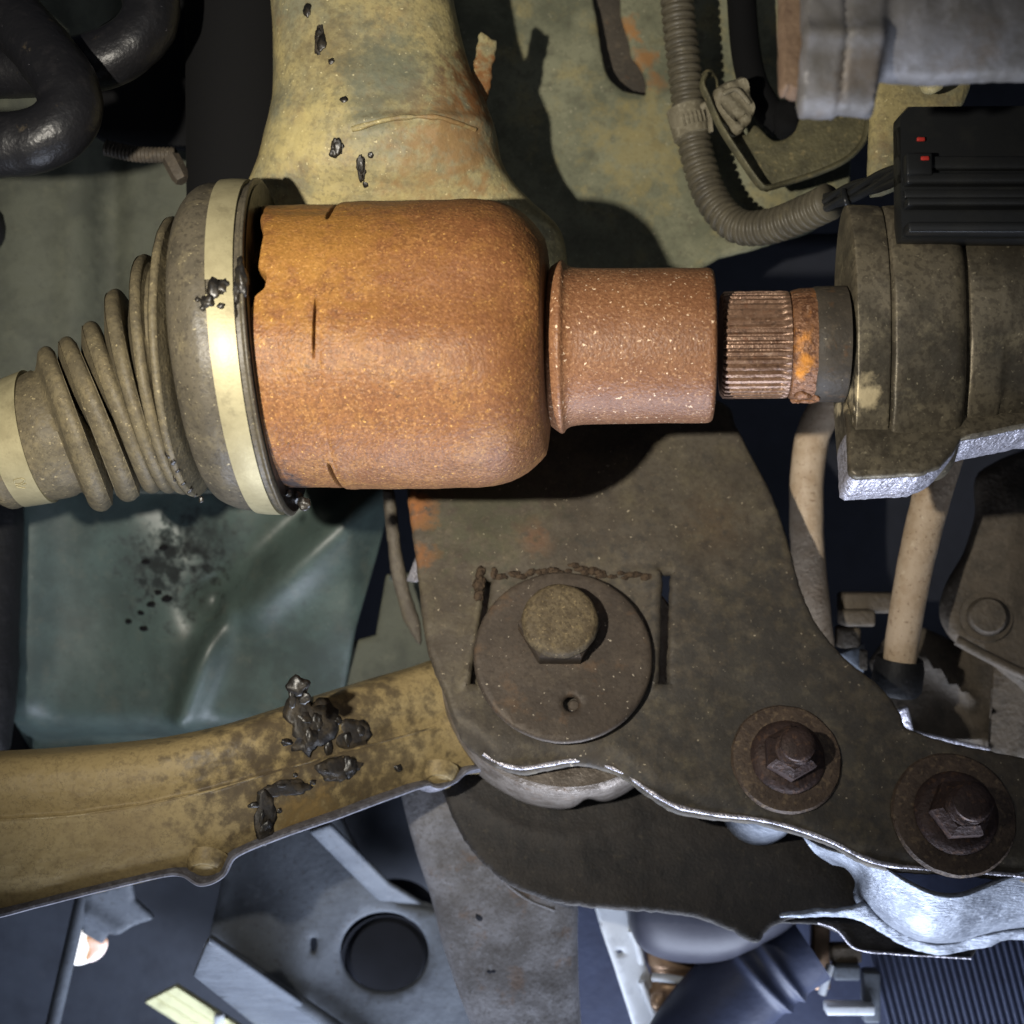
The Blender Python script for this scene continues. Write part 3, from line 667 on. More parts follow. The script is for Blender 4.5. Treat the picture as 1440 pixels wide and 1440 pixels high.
# ================================================================= upper steel plate with slot
up = thing('steel_plate', P(880, 400, 340), 'olive grey steel plate with a long slot behind the conduit', 'plate')
upp = Plane(880, 200, 490, 10)
def uph(x, y): return 4*n3((x, y, 0), 120)+14*math.exp(-((x-1085)/60)**2)
upl = plate('plate_sheet', upp, [(640, -300), (836, -300), (1180, -300), (1200, 60), (1190, 290), (1130, 326), (1060, 348), (1010, 358), (985, 372), (950, 400), (800, 430), (640, 430)], olive_m, up, thick=18, grid=18, curve=False, rag=1.2,
            holes=[[(829, -30), (836, 30), (842, 75), (852, 108), (872, 127), (892, 133), (911, 134), (912, 110), (902, 88), (892, 74), (888, 52), (878, 20), (872, -30)]], hf=uph)
plate('backing_sheet', Plane(880, 100, 570, 0), [(800, -60), (1000, -60), (1000, 160), (800, 160)], seal_m, up, thick=10, grid=30, curve=False)
tb2 = thing('mounting_lug', P(1290, 255, 40), 'ochre mounting lug with a round peg beside the black connector', 'lug')
plate('lug_plate', Plane(1290, 150, 170, 10), [(1215, 60), (1375, 60), (1350, 130), (1330, 156), (1275, 158), (1262, 200), (1258, 250), (1236, 258), (1240, 150)], gold_m, tb2, thick=40, grid=12, curve=False, rag=1.2)
blob('lug_peg', P(1311, 108, 130), Vector((0, -1, 0)), 22, gold_m, tb2, 2.2, 1.0, (.9, 1.2, 1), .1)

# ================================================================= golden suspension tower
tow = thing('subframe_tower', P(560, 300, 120), 'grimy golden subframe tower with rust patches rising above the orange joint', 'subframe tower')
def tdisp(q, t, th):
    k = D/(D+q.y); x = q.x*k+720; y = 720-q.z*k
    d = 3*n3(q, 70, 1)+1.6*n3(q, 22, 2)+.7*n3(q, 8, 3)
    line = 168-.04*(x-560)+.0006*(x-560)**2
    d += 9*math.exp(-((y-line)/9)**2)*max(0, min(1, (x-480)/30, (700-x)/20))
    d += -5*max(0, min(1, (150-y)/20))
    d += 7*math.exp(-((x-620)/20)**2-((y-170)/22)**2)
    return Vector((0, -1, 0))*d
tbody = loft('tower_body', [(372, -80, 622, -80, 240, 100), (378, -20, 634, -20, 238, 105), (384, 40, 646, 40, 235, 110), (386, 100, 662, 100, 230, 116), (384, 150, 684, 150, 228, 128), (376, 190, 698, 190, 228, 132), (366, 230, 706, 230, 230, 132), (352, 262, 724, 262, 238, 128), (336, 290, 750, 290, 250, 120), (320, 330, 790, 330, 265, 110), (320, 400, 800, 400, 280, 100)], gold_m, tow, segs=220, e=.8, per=12, disp=tdisp, sharp=0)
plate('tower_fin', Plane(680, 110, 215, 0, 20), [(679, 46), (686, 54), (697, 58), (695, 76), (690, 92), (688, 118), (683, 136), (680, 168), (664, 184), (652, 170), (656, 140), (664, 118), (671, 92), (676, 66)], gold_m, tow, thick=12, grid=5, curve=False, rag=3.5)
tube('weld_bead', [hit((tbody,), x, y)[0] for x, y in ((495, 182), (530, 172), (570, 165), (612, 165), (640, 172), (668, 182))], lambda L, t: 4+2.2*noise.noise(Vector((L/22, 0, 3))), gold_m, tow, segs=12, per=10, nz=2.2)
for i, (x, y, sz, st) in enumerate([(448, 52, 11, (.6, 2.6, 1)), (474, 212, 11, (.8, 1.4, 1)), (508, 236, 8, (.8, 2.4, 1))]):
    smear(x, y, sz, (tbody,), tow, 50+i, st)
for i, (x, y, sz, st) in enumerate([(452, 60, 8, (.9, 1.6, 1)), (448, 46, 5, (.7, 1.6, 1)), (466, 86, 5, (1, 1, 1)), (474, 206, 9, (.8, 1.4, 1)), (470, 215, 7, (1, 1, 1)), (508, 234, 5, (.9, 2, 1)), (521, 218, 4.5, (1, 1, 1)), (514, 260, 4.5, (1, 1, 1)), (484, 140, 5, (1.2, 1, 1)), (432, 14, 7, (1, 1.6, 1))]):
    gb(x, y, sz, (tbody,), tow, 60+i, st, .4)

# ================================================================= coil spring and black tube, upper left
spr = thing('coil_spring', P(60, 240, -60), 'thick black coil spring with its turns curling in at upper left', 'coil spring')
tube('spring_wire', [P(-420, 150, 120), P(-260, 200, 40), P(-120, 208, -30), P(-20, 206, -60), (P(40, 200, -70)), P(80, 183, -70), P(99, 152, -60), P(92, 118, -45), P(70, 84, -25), P(40, 48, 0), P(0, 8, 30), P(-80, -50, 80), P(-240, -90, 160), P(-420, -40, 240), P(-430, 40, 240), P(-240, 90, 160), P(-80, 100, 100), P(40, 96, 70), P(130, 88, 50), P(180, 66, 50), P(210, 28, 60), P(208, -20, 75), P(180, -80, 110), P(90, -140, 160)],
     lambda L, t: 43 if t < .5 else 41, spring_m, spr, segs=40, per=14, nz=1.5)
stt = thing('black_tube', P(330, 260, 230), 'matt black upright tube standing behind the golden tower', 'strut')
lathe('tube_wall', [(-140, 10), (-140, 92), (0, 94), (300, 96), (600, 96), (602, 10)], P(346, 262, 280), Z, X, Vector((0, -1, 0)), void_m, stt, segs=64)  # black cylinder filling the dark gap left of the tower
thr = thing('threaded_stud', P(240, 262, 250), 'small dark threaded stud with hex nut behind the coil spring', 'stud')
def thr_r(L, t): return 11+2.4*abs(((L/6.5) % 1)-.5)*2
tube('stud_thread', [P(150, 208, 260), P(185, 216, 255), P(215, 218, 250), P(246, 218, 246)], thr_r, seal_m, thr, segs=24, per=30, sharp=0)
sd = (P(258, 258, 238)-P(240, 224, 245)).normalized(); sx = sd.cross(Y).normalized(); sy = sd.cross(sx)
prism('stud_nut', P(240, 222, 245), sx, sy, sd, seal_m, thr, 6, 15, 44, .2)
plate('spring_seat', Plane(150, 150, 420, 0, 8), [(120, 60), (270, 0), (300, 180), (240, 205), (180, 200), (130, 175)], void_m, stt, thick=20, grid=30)

# ================================================================= inner wing panels, left
w1 = thing('wing_panel', P(120, 700, 560), 'grey olive inner wing panel with soft vertical folds behind the boot', 'panel')
def w1h(x, y): return 14*math.sin(x*.022+.8)-34*math.exp(-((x-150)/20)**2)+18*math.exp(-((x-110)/24)**2)-.12*max(0, x-230)
plate('panel_sheet', Plane(140, 400, 560, 0, 6), [(-520, -260), (420, -260), (430, 330), (430, 620), (300, 690), (120, 690), (60, 640), (-520, 640)], panel_m, w1, thick=14, grid=20, hf=w1h, curve=False)
w2 = thing('wheel_arch_panel', P(280, 1050, 700), 'teal grey wheel arch panel with diagonal pressed folds below the boot', 'panel')
def seg(x, y, a, b, wd):
    ax, ay = a; bx, by = b; L2 = (bx-ax)**2+(by-ay)**2; t = max(0, min(1, ((x-ax)*(bx-ax)+(y-ay)*(by-ay))/L2))
    d = math.hypot(x-ax-t*(bx-ax), y-ay-t*(by-ay)); return math.exp(-(d/wd)**2)
def w2h(x, y):
    h = 40*seg(x, y, (318, 856), (262, 1010), 20)+62*seg(x, y, (352, 832), (580, 650), 46)-52*seg(x, y, (300, 850), (520, 640), 34)
    h += 26*seg(x, y, (45, 690), (36, 980), 30)-26*seg(x, y, (236, 690), (310, 850), 46)
    h += 34*math.exp(-((x-470)/80)**2-((y-850)/100)**2)-26*math.exp(-((x-150)/80)**2-((y-860)/120)**2)
    h += -90*max(0, min(1, (y-1000)/56))**2-1.3*max(0, x-500)
    return h
p2 = Plane(280, 860, 640, -6, -4)
plate('panel_sheet', p2, [(20, 640), (560, 640), (545, 700), (520, 800), (500, 880), (478, 990), (470, 1080), (20, 1100)], teal_m, w2, thick=14, grid=11, hf=w2h, curve=False)
for i, (x, y) in enumerate([(222, 833), (212, 850), (198, 862), (181, 874), (202, 884), (235, 842), (205, 790), (230, 770)]):
    a, n = hit((bpy.data.objects['panel_sheet.001'],), x, y); blob('tar_spot', a, n, rnd.uniform(6, 9), void_m, w2, i, .15, (1.3, .8, 1), .4, 2)
ed = thing('panel_brace', P(570, 860, 420), 'narrow bent sheet brace between the teal panel and the steel bracket', 'brace')
plate('brace_strip', Plane(560, 780, 480, 0, 0), [(540, 690), (551, 690), (560, 770), (572, 830), (588, 878), (590, 905), (570, 872), (553, 810)], brk_m, ed, thick=12, grid=8, rag=1.2, curve=False)
plate('brace_back', Plane(540, 900, 640, 0, 0), [(545, 810), (640, 800), (640, 960), (470, 990), (495, 905), (530, 895)], panel_m, ed, thick=10, grid=16, curve=False)
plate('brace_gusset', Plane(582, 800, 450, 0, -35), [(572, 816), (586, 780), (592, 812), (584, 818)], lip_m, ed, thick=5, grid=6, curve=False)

# ================================================================= lower control arm
arm = thing('control_arm', P(320, 1230, 40), 'ochre pressed steel lower control arm splashed with black grease', 'control arm')
crease = [(-40, 1154), (0, 1152), (100, 1146), (200, 1132), (300, 1110), (400, 1080), (500, 1052), (640, 1014), (800, 970)]
def lin(tab, x):
    for (a, fa), (b, fb) in zip(tab, tab[1:]):
        if a <= x <= b: return fa+(fb-fa)*(x-a)/(b-a)
    return tab[-1][1]
def adisp(q, t, th):
    if math.sin(th) < -.2: return Vector((0, 0, 0))
    k = D/(D+q.y); x = q.x*k+720; y = 720-q.z*k; c = lin(crease, x)
    d = 2.2*n3(q, 60, 1)+1.0*n3(q, 18, 2)+.5*n3(q, 7, 3)
    d += -9*max(0, min(1, (c-y)/2+.5))*math.exp(-max(0, c-y)/70)+1.2*math.exp(-((y-c-2)/3)**2)
    return Vector((0, -1, 0))*d
abody = loft('arm_shell', [(-420, 1090, -420, 1350, 70, 74), (-240, 1074, -240, 1330, 85, 74), (-90, 1064, -90, 1302, 100, 74), (-30, 1061, -30, 1290, 110, 74), (60, 1056, 66, 1268, 120, 74), (140, 1050, 150, 1248, 130, 74), (220, 1041, 232, 1228, 140, 74), (300, 1025, 318, 1204, 154, 74), (370, 1004, 392, 1174, 178, 74), (440, 981, 462, 1150, 222, 74), (510, 959, 535, 1124, 274, 74), (570, 942, 596, 1103, 317, 74), (620, 927, 648, 1086, 346, 74), (680, 925, 706, 1084, 373, 74), (740, 935, 760, 1080, 394, 70)], arm_m, arm, segs=420, e=.55, per=16, disp=adisp, sharp=0)
tube('pressed_seam', [hit((abody,), x, y)[0]+Vector((0, -.4, 0)) for x, y in [(x_, lin(crease, x_)+1) for x_ in range(2, 640, 29)]], 1.7, arm_m, arm, segs=8, per=6)
bot = [(-400, 1348, 62), (-230, 1328, 80), (-60, 1295, 100), (0, 1284, 110), (70, 1266, 120), (150, 1246, 130), (232, 1227, 140), (262, 1226, 142), (286, 1238, 144), (312, 1228, 148), (330, 1202, 154), (392, 1176, 175), (462, 1152, 216), (535, 1125, 268), (586, 1108, 306), (606, 1112, 315), (630, 1102, 329), (645, 1090, 338), (668, 1086, 355)]
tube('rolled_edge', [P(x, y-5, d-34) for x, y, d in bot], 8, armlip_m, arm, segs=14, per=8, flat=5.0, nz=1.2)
for x, y, d in ((288, 1228, 74), (616, 1103, 250)):
    c = P(x, y-3, d+10); ax = Vector((0, -.72, -.69)); u = X.copy(); v = ax.cross(u)
    lathe('swaged_boss', [(-20, 6), (-20, 34), (-6, 27), (-2, 24), (0, 21), (-.5, 17), (1, 15), (2, 8), (2, 1)], c, ax, u, v, arm_m, arm, segs=40)
for i, (x, y, sz, st) in enumerate([(436, 1020, 34, (1.1, 1.3, 1)), (496, 1036, 26, (1.2, .9, 1)), (482, 1082, 24, (1.5, .7, 1)), (372, 1152, 22, (.7, 1.7, 1)), (406, 1108, 24, (1.6, .6, 1))]):
    smear(x, y, sz, (abody,), arm, 90+i, st)
for i, (x, y, sz, st) in enumerate([(419, 966, 15, (1, 1, 1.2)), (411, 980, 8, (.6, 1.8, 1)), (428, 982, 9, (1, 1, 1)), (438, 1036, 14, (.9, 1.2, 1)), (428, 1008, 12, (1, 1, 1)), (446, 1014, 12, (.8, 1.3, 1)), (474, 1013, 8, (1, 1, 1)), (488, 1040, 10, (.7, 1.2, 1)), (507, 1026, 10, (1, .9, 1)), (462, 1052, 9, (.7, 1.7, 1)), (403, 1044, 8, (1.2, .7, 1)), (461, 1084, 8, (1.2, .8, 1)), (491, 1078, 13, (.9, 1.3, 1)), (372, 1168, 13, (.9, 1.5, 1)), (368, 1150, 8, (.7, 2.0, 1)), (358, 1132, 6, (1.6, .8, 1)), (396, 1105, 6, (1.6, .6, 1)), (415, 1112, 5, (1, 1, 1)), (393, 1140, 4, (1, 1, 1)), (432, 1158, 5, (1.5, .7, 1)), (560, 1080, 6, (1.1, 1, 1)), (452, 1000, 5, (1, 1, 1)), (421, 1030, 5, (1, 1, 1)), (415, 1090, 4, (1, 1, 1)), (440, 1100, 4, (1.3, 1, 1))]):
    gb(x, y, sz, (abody,), arm, 100+i*1.7, st, .5, .45)

# ================================================================= subframe bracket (two plates), cam bolt, nuts
brk = thing('subframe_bracket', P(850, 1230, 120), 'big dark steel subframe bracket holding the cam bolt and flange nuts', 'bracket')
bp_ = Plane(800, 760, 330, 24)
def slot(x0, y0, x1, y1, wd):
    L_ = [(x0+(x1-x0)*t_, y0+(y1-y0)*t_) for t_ in (0, .06, .25, .5, .75, .94, 1)]
    return [(a_-wd, b_) for a_, b_ in L_]+[(a_+wd, b_) for a_, b_ in reversed(L_)]
def bh(x, y):
    h = 5*n3((x, y, 0), 110)+1.5*n3((x, y, 5), 26)+.6*n3((x, y, 9), 9)
    d = max(0, y-lin([(560, 1000), (640, 1020), (700, 1066), (800, 1062), (860, 1072), (920, 1108), (1000, 1136), (1100, 1150), (1200, 1195), (1300, 1212), (1500, 1224)], x)+26)
    h -= .012*d*d
    h += 5*seg(x, y, (678, 815), (656, 960), 7)+7*seg(x, y, (922, 806), (918, 962), 7)
    h += 4*math.exp(-((y-880)/120)**2-((x-1010)/60)**2)
    return h
front = plate('front_plate', bp_, [(574, 560), (700, 540), (900, 545), (1010, 566), (1032, 600), (1056, 645), (1080, 692), (1102, 752), (1122, 826), (1146, 878), (1188, 930), (1234, 966), (1262, 1000), (1274, 1026), (1330, 1046), (1396, 1060), (1500, 1080), (1640, 1100), (1800, 1118), (1960, 1130), (1960, 1262), (1800, 1256), (1640, 1246), (1520, 1238), (1420, 1229), (1340, 1222), (1262, 1217), (1215, 1205), (1170, 1182), (1110, 1161), (1060, 1150), (1000, 1143), (950, 1132), (915, 1112), (880, 1088), (850, 1075), (810, 1068), (770, 1074), (735, 1079), (705, 1073), (680, 1059), (656, 1038), (641, 1008), (628, 970), (612, 932), (600, 880), (591, 800), (583, 740), (577, 690)],
              brk_m, brk, thick=17, grid=8.5, rag=1.6, hf=bh, holes=[slot(688, 812, 664, 964, 8.5), slot(937, 804, 932, 964, 10.5)])
rear = plate('rear_plate', bp_, [(560, 1000), (618, 1090), (640, 1142), (664, 1186), (690, 1214), (716, 1236), (750, 1251), (784, 1262), (822, 1268), (872, 1273), (940, 1277), (990, 1287), (1030, 1302), (1062, 1318), (1076, 1302), (1104, 1287), (1140, 1280), (1196, 1276), (1204, 1256), (1210, 1236), (1192, 1210), (1150, 1185), (1120, 1100), (900, 1000)],
             brk2_m, brk, thick=15, grid=9, rag=2.2, n0=-190, hf=lambda x, y: 3*n3((x, y, 3), 60)+.8*n3((x, y, 6), 12)+4*math.exp(-((math.hypot(x-800, (y-985)*1.05)-200)/10)**2), rim=.5)
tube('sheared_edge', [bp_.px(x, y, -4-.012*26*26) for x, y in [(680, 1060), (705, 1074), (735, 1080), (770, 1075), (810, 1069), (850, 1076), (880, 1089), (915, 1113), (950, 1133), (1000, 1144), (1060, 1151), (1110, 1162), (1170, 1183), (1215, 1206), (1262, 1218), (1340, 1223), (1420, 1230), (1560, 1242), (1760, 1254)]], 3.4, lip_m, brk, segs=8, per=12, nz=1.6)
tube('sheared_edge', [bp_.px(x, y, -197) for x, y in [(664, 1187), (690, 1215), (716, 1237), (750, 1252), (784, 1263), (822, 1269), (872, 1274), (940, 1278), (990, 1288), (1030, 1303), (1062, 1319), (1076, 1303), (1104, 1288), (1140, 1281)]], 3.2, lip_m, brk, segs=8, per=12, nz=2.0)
# barrel of the arm between the two plates
bc = bp_.uv(797, 925); rv = bc[1]-bp_.uv(800, 1112, -40)[1]
barrel_rf = lambda s, th, r: (0, r+.8*n3((s, th*60, 0), 20)-(13*math.exp(-((math.degrees(th)-281)/5.5)**2)*max(0, min(1, (-70-s)/50)) if r > 150 else 0))
lathe('bush_barrel', [(-44, 60), (-44, rv-24), (-40, rv-6), (-46, rv), (-70, rv+4), (-150, rv+4), (-176, rv+1), (-180, 60)], bp_.at(bc[0], bc[1]), bp_.N, bp_.U, bp_.V, barrel_m, arm, segs=160, rf=barrel_rf)
lathe('bush_rubber', [(-56, 30), (-50, 60), (-46, rv-40), (-47, rv-20), (-66, rv-20), (-66, 30)], bp_.at(bc[0], bc[1]), bp_.N, bp_.U, bp_.V, black_r, arm, segs=96)
# caked dirt
for i in range(26):
    t = i/25; x = 702+t*204+rnd.uniform(-3, 3); y = 806+rnd.uniform(-5, 5)+4*math.sin(t*9)
    if 735 < x < 822: y -= 2
    a, n = hit((front,), x, y); blob('dirt_clump', a, n, rnd.uniform(4, 8.5), dirt_m, brk, i*1.3, .55, (1.4, .8, 1), .6, 2)
for i, (x, y, sz) in enumerate([(674, 822, 11), (673, 838, 9), (676, 806, 9), (694, 806, 7)]):
    a, n = hit((front,), x, y); blob('dirt_clump', a, n, sz, dirt_m, brk, 40+i, .6, (.8, 1.3, 1), .5)
# guide tabs pressed up beside the slots
# nut backing sleeve seen between the plates
su = bp_.uv(1094, 1100)
lathe('spacer_sleeve', [(-18, 10), (-18, 64), (-120, 62), (-188, 62), (-188, 10)], bp_.at(su[0], su[1]), bp_.N, bp_.U, bp_.V, foil_m, brk, segs=64)

camb = thing('cam_bolt', bp_.px(790, 1045, 0), 'eccentric cam bolt with round plate, hex head and small locating pin', 'bolt')
cu = bp_.uv(791, 928); cr = (bp_.uv(912, 925)[0]-bp_.uv(671, 925)[0])/2
import cmath
def disc_rf(s, th, r): return 0, r+(.5*n3((s, math.cos(th)*50, math.sin(th)*50), 10))
pin_uv = bp_.uv(802, 996)
cpts = [(cu[0]+math.cos(2*math.pi*k/90)*cr, cu[1]+math.sin(2*math.pi*k/90)*cr) for k in range(90)]
hpts = [(pin_uv[0]+math.cos(-2*math.pi*k/20)*16, pin_uv[1]+math.sin(-2*math.pi*k/20)*16) for k in range(20)]
disc = plate('cam_plate', bp_, cpts, cam_m, camb, thick=13, holes=[hpts], grid=9, curve=False, n0=27, rag=.6, space='uv', hf=lambda x, y: 1.2*n3((x, y, 2), 50)+.4*n3((x, y, 2), 12))
lathe('locating_pin', [(-8, 1), (-8, 9), (16, 9), (18, 7), (18.5, 1)], bp_.at(pin_uv[0]+5, pin_uv[1]), bp_.N, bp_.U, bp_.V, cam_m, camb, segs=24)
hu = bp_.uv(786, 889, 16)
prism('hex_head', bp_.at(hu[0], hu[1], 25), bp_.U, bp_.V, bp_.N, cam_m, camb, 6, 65, 46, .2, .0)
def cap_rf(s, th, r): return 0, r*(1+.02*n3((math.cos(th)*3, math.sin(th)*3, s*.1), 1, 4))
lathe('head_cap', [(66, 20), (66, 60), (74, 59), (79, 56.5), (82, 52), (83, 46), (83.6, 25), (84, 1)], bp_.at(hu[0], hu[1]), bp_.N, bp_.U, bp_.V, bolt_m, camb, segs=64, rf=cap_rf)

def flange_nut(px, py, rw, tipx, tipy, label, seed):
    t = thing('flange_nut', bp_.px(px, py+rw*.9, 0), label, 'nut', 'flange nuts on the subframe bracket')
    u = bp_.uv(px, py); c = bp_.at(u[0], u[1]); k = rw/76
    def wr(s, th, r): return 0, r+1.2*n3((math.cos(th)*r, math.sin(th)*r, s+seed*50), 22)+.5*n3((math.cos(th)*r, math.sin(th)*r, s+seed*50), 7)
    lathe('washer', [(-4, 10), (-4, 84*k), (4, 85*k), (9, 82*k), (11, 76*k), (12, 60*k), (14, 40*k), (14, 10)], c, bp_.N, bp_.U, bp_.V, washer_m, t, segs=80, rf=wr)
    lathe('nut_flange', [(12, 8), (12, 56*k), (17, 57*k), (22, 54*k), (28, 46*k), (30, 20)], c, bp_.N, bp_.U, bp_.V, nut_m, t, segs=64, rf=wr)
    prism('nut_hex', c+bp_.N*26, bp_.U, bp_.V, bp_.N, nut_m, t, 6, 42*k, 36, .28, .2+seed)
    def st(s, th, r): return 0, r+(1.3*math.sin(s*1.6+th) if s < 92 else 0)
    lathe('stud', [(50, 5), (60, 26*k)]+[(62+i, 26*k) for i in range(0, 30)]+[(94, 24*k), (97, 19*k), (98, 1)], c, bp_.N, bp_.U, bp_.V, nut_m, t, segs=40, rf=st)
flange_nut(1105, 1068, 76, 0, 0, 'rusty flange nut on a tan washer, next to the cam bolt', .3)
flange_nut(1340, 1146, 84, 0, 0, 'darker rusty flange nut at the far end of the bracket, above bare steel', .9)

# ================================================================= crumpled bare flange, lower right
fol = thing('folded_flange', P(1300, 1340, 120), 'bright crumpled bare steel flange hanging under the bracket', 'flange')
def fol_surf():
    # rows across the fold (top edge -> bottom edge), columns along it
    top = [(1128, 1176), (1160, 1194), (1205, 1206), (1240, 1218), (1275, 1240), (1315, 1258), (1352, 1260), (1390, 1246), (1440, 1228), (1500, 1222), (1600, 1228), (1800, 1250)]
    mid = [(1146, 1200), (1172, 1208), (1206, 1226), (1225, 1256), (1260, 1290), (1300, 1312), (1340, 1312), (1380, 1300), (1440, 1288), (1500, 1284), (1600, 1288), (1800, 1302)]
    low = [(1170, 1216), (1190, 1222), (1204, 1244), (1204, 1270), (1240, 1300), (1290, 1324), (1338, 1328), (1382, 1318), (1440, 1310), (1500, 1307), (1600, 1310), (1800, 1326)]
    dep = [(a_+150, b_+150, c_+150) for a_, b_, c_ in [(30, 50, 90), (20, 46, 90), (0, 40, 96), (-16, 34, 100), (-24, 30, 110), (-30, 30, 116), (-30, 34, 120), (-30, 34, 120), (-30, 34, 120), (-30, 34, 120), (-30, 34, 120), (-30, 34, 120)]]
    a = catmull([Vector((p[0], p[1], d[0])) for p, d in zip(top, dep)], 12); b = catmull([Vector((p[0], p[1], d[1])) for p, d in zip(mid, dep)], 12); c = catmull([Vector((p[0], p[1], d[2])) for p, d in zip(low, dep)], 12)
    V = []; F = []; m = 25
    for i in range(len(a)):
        col = [catmull([a[i], b[i], c[i]], 12)[k] for k in range(m)]
        for k, q in enumerate(col):
            p = P(q.x, q.y, q.z); p.y += 2.2*n3(p, 60, 3)+.5*n3(p, 12, 2); V.append(p)
    nA = len(a); n = len(V)
    V += [v+Vector((0, 9, 3)) for v in V]
    for i in range(nA-1):
        for k in range(m-1):
            f = (i*m+k, i*m+k+1, (i+1)*m+k+1, (i+1)*m+k); F.append(f); F.append(tuple(n+j for j in reversed(f)))
    for i in range(nA-1):
        for k in (0, m-1): F.append((i*m+k, (i+1)*m+k, n+(i+1)*m+k, n+i*m+k))
    for k in range(m-1):
        for i in (0, nA-1): F.append((i*m+k, i*m+k+1, n+i*m+k+1, n+i*m+k))
    return finish('flange_sheet', V, F, foil_m, fol, sharp=0)
fol_surf()
lp = Plane(1280, 1310, 240, -30)
plate('torn_lip', lp, [(1098, 1289), (1140, 1284), (1196, 1279), (1215, 1274), (1240, 1296), (1290, 1322), (1338, 1328), (1384, 1316), (1440, 1308), (1620, 1316), (1800, 1324), (1800, 1338), (1620, 1330), (1440, 1322), (1392, 1330), (1350, 1340), (1310, 1342), (1275, 1332), (1240, 1312), (1200, 1292), (1140, 1290)], foil_m, fol, thick=8, grid=7, rag=2, hf=lambda x, y: 5*n3((x, y, 0), 30))
plate('lower_skirt', Plane(1280, 1320, 310, 10), [(1090, 1296), (1140, 1290), (1200, 1288), (1260, 1310), (1340, 1330), (1380, 1322), (1366, 1345), (1330, 1344), (1260, 1340), (1205, 1334), (1180, 1310), (1150, 1298)], brk2_m, fol, thick=7, grid=8, rag=1.2, curve=False)
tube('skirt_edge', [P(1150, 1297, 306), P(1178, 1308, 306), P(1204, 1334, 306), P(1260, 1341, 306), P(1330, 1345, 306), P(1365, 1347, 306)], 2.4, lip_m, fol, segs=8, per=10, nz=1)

# ================================================================= pipes and brackets at right
p1 = thing('coolant_pipe', P(1150, 880, 380), 'tan metal pipe curving down beside the bracket edge', 'pipe', 'tan coolant pipes under the gear case')
tube('pipe_tube', [P(1190, 520, 460), P(1165, 566, 480), P(1144, 610, 495), P(1136, 660, 502), (P(1134, 720, 506)), P(1137, 790, 510), P(1144, 860, 514), P(1152, 940, 518), P(1158, 1010, 520)], 30, pipe_m, p1, segs=28, per=12, nz=.8)
p2_ = thing('coolant_pipe', P(1262, 955, 300), 'straight tan metal pipe ending in a dark rubber cup', 'pipe', 'tan coolant pipes under the gear case')
tube('pipe_tube', [P(1340, 600, 320), P(1318, 670, 330), P(1302, 730, 340), P(1286, 800, 352), P(1272, 880, 365), P(1264, 942, 375)], lambda L, t: 33-6*t, pipe_m, p2_, segs=28, per=12, nz=.8)
ax = (P(1264, 942, 375)-P(1272, 880, 365)).normalized(); u = ax.cross(Y).normalized(); v = ax.cross(u)
lathe('pipe_cup', [(-14, 29), (-18, 38), (0, 42), (34, 42), (44, 36), (46, 4)], P(1264, 940, 376), ax, u, v, black_r, p2_, segs=40)
bb = thing('engine_mount', P(1400, 960, 420), 'dull brown engine mount casting with a bolt beside the straight pipe', 'engine mount')
mp_ = Plane(1400, 820, 470, 10, -10)
mpl = plate('mount_casting', mp_, [(1392, 660), (1500, 660), (1500, 990), (1440, 956), (1400, 925), (1352, 896), (1332, 862), (1340, 822), (1366, 776), (1382, 720)], dull_m, bb, thick=50, grid=14, rag=1, hf=lambda x, y: 5*n3((x, y, 0), 60)+10*seg(x, y, (1425, 700), (1415, 850), 20), rim=.2)
bu = mp_.uv(1386, 868)
lathe('mount_bolt', [(0, 4), (0, 44), (8, 44), (10, 34), (26, 32), (32, 28), (33, 2)], mp_.at(bu[0], bu[1]), mp_.N, mp_.U, mp_.V, dull_m, bb, segs=40)
tube('mount_ledge', [mp_.px(1345, 900, 10), mp_.px(1385, 922, 14), mp_.px(1430, 944, 12), mp_.px(1480, 965, 10)], 9, dull_m, bb, segs=12)
sh = thing('shield_panel', P(1330, 1058, 520), 'folded grey shield panel behind the end of the bracket', 'shield')
plate('shield_face', Plane(1330, 970, 560, 10), [(1225, 930), (1262, 880), (1300, 885), (1400, 930), (1396, 985), (1390, 1062), (1330, 1050), (1262, 1028)], dull_m, sh, thick=10, grid=14, curve=False, hf=lambda x, y: 26*seg(x, y, (1292, 925), (1362, 985), 9)+18*seg(x, y, (1290, 1040), (1390, 1040), 12))
plate('shield_side', Plane(1420, 1010, 470, 0, -20), [(1398, 940), (1480, 940), (1480, 1070), (1392, 1060)], dull_m, sh, thick=10, grid=20, curve=False)
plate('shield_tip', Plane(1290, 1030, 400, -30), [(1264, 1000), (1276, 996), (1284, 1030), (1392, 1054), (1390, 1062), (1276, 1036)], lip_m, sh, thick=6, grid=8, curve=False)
cb = thing('hose_clip', P(1190, 910, 480), 'small grey clip block seen in the gap beside the straight pipe', 'clip')
for x0, y0, x1, y1, d in ((1180, 832, 1262, 862, 520), (1182, 856, 1226, 880, 480), (1178, 880, 1206, 912, 500), (1206, 912, 1214, 940, 480)):
    box('clip_block', P((x0+x1)/2, (y0+y1)/2, d), X, Y, Z, (x1-x0)*.62, 30, (y1-y0)*.6, dull_m, cb, .2)
plate('clip_wedge', Plane(1200, 925, 470), [(1184, 920), (1215, 908), (1214, 944)], grey_m, cb, thick=8, grid=12, curve=False)
dp = thing('gap_backdrop', P(1240, 900, 900), 'blue black sheet standing in for shade in the gap under the gear case', 'panel')
plate('panel_sheet', Plane(1240, 760, 900, 0), [(1000, 330), (1900, 330), (1900, 1000), (1000, 1000)], dark_m, dp, thick=10, grid=60, curve=False)  # dark sheet stands in for shade deep in the gap

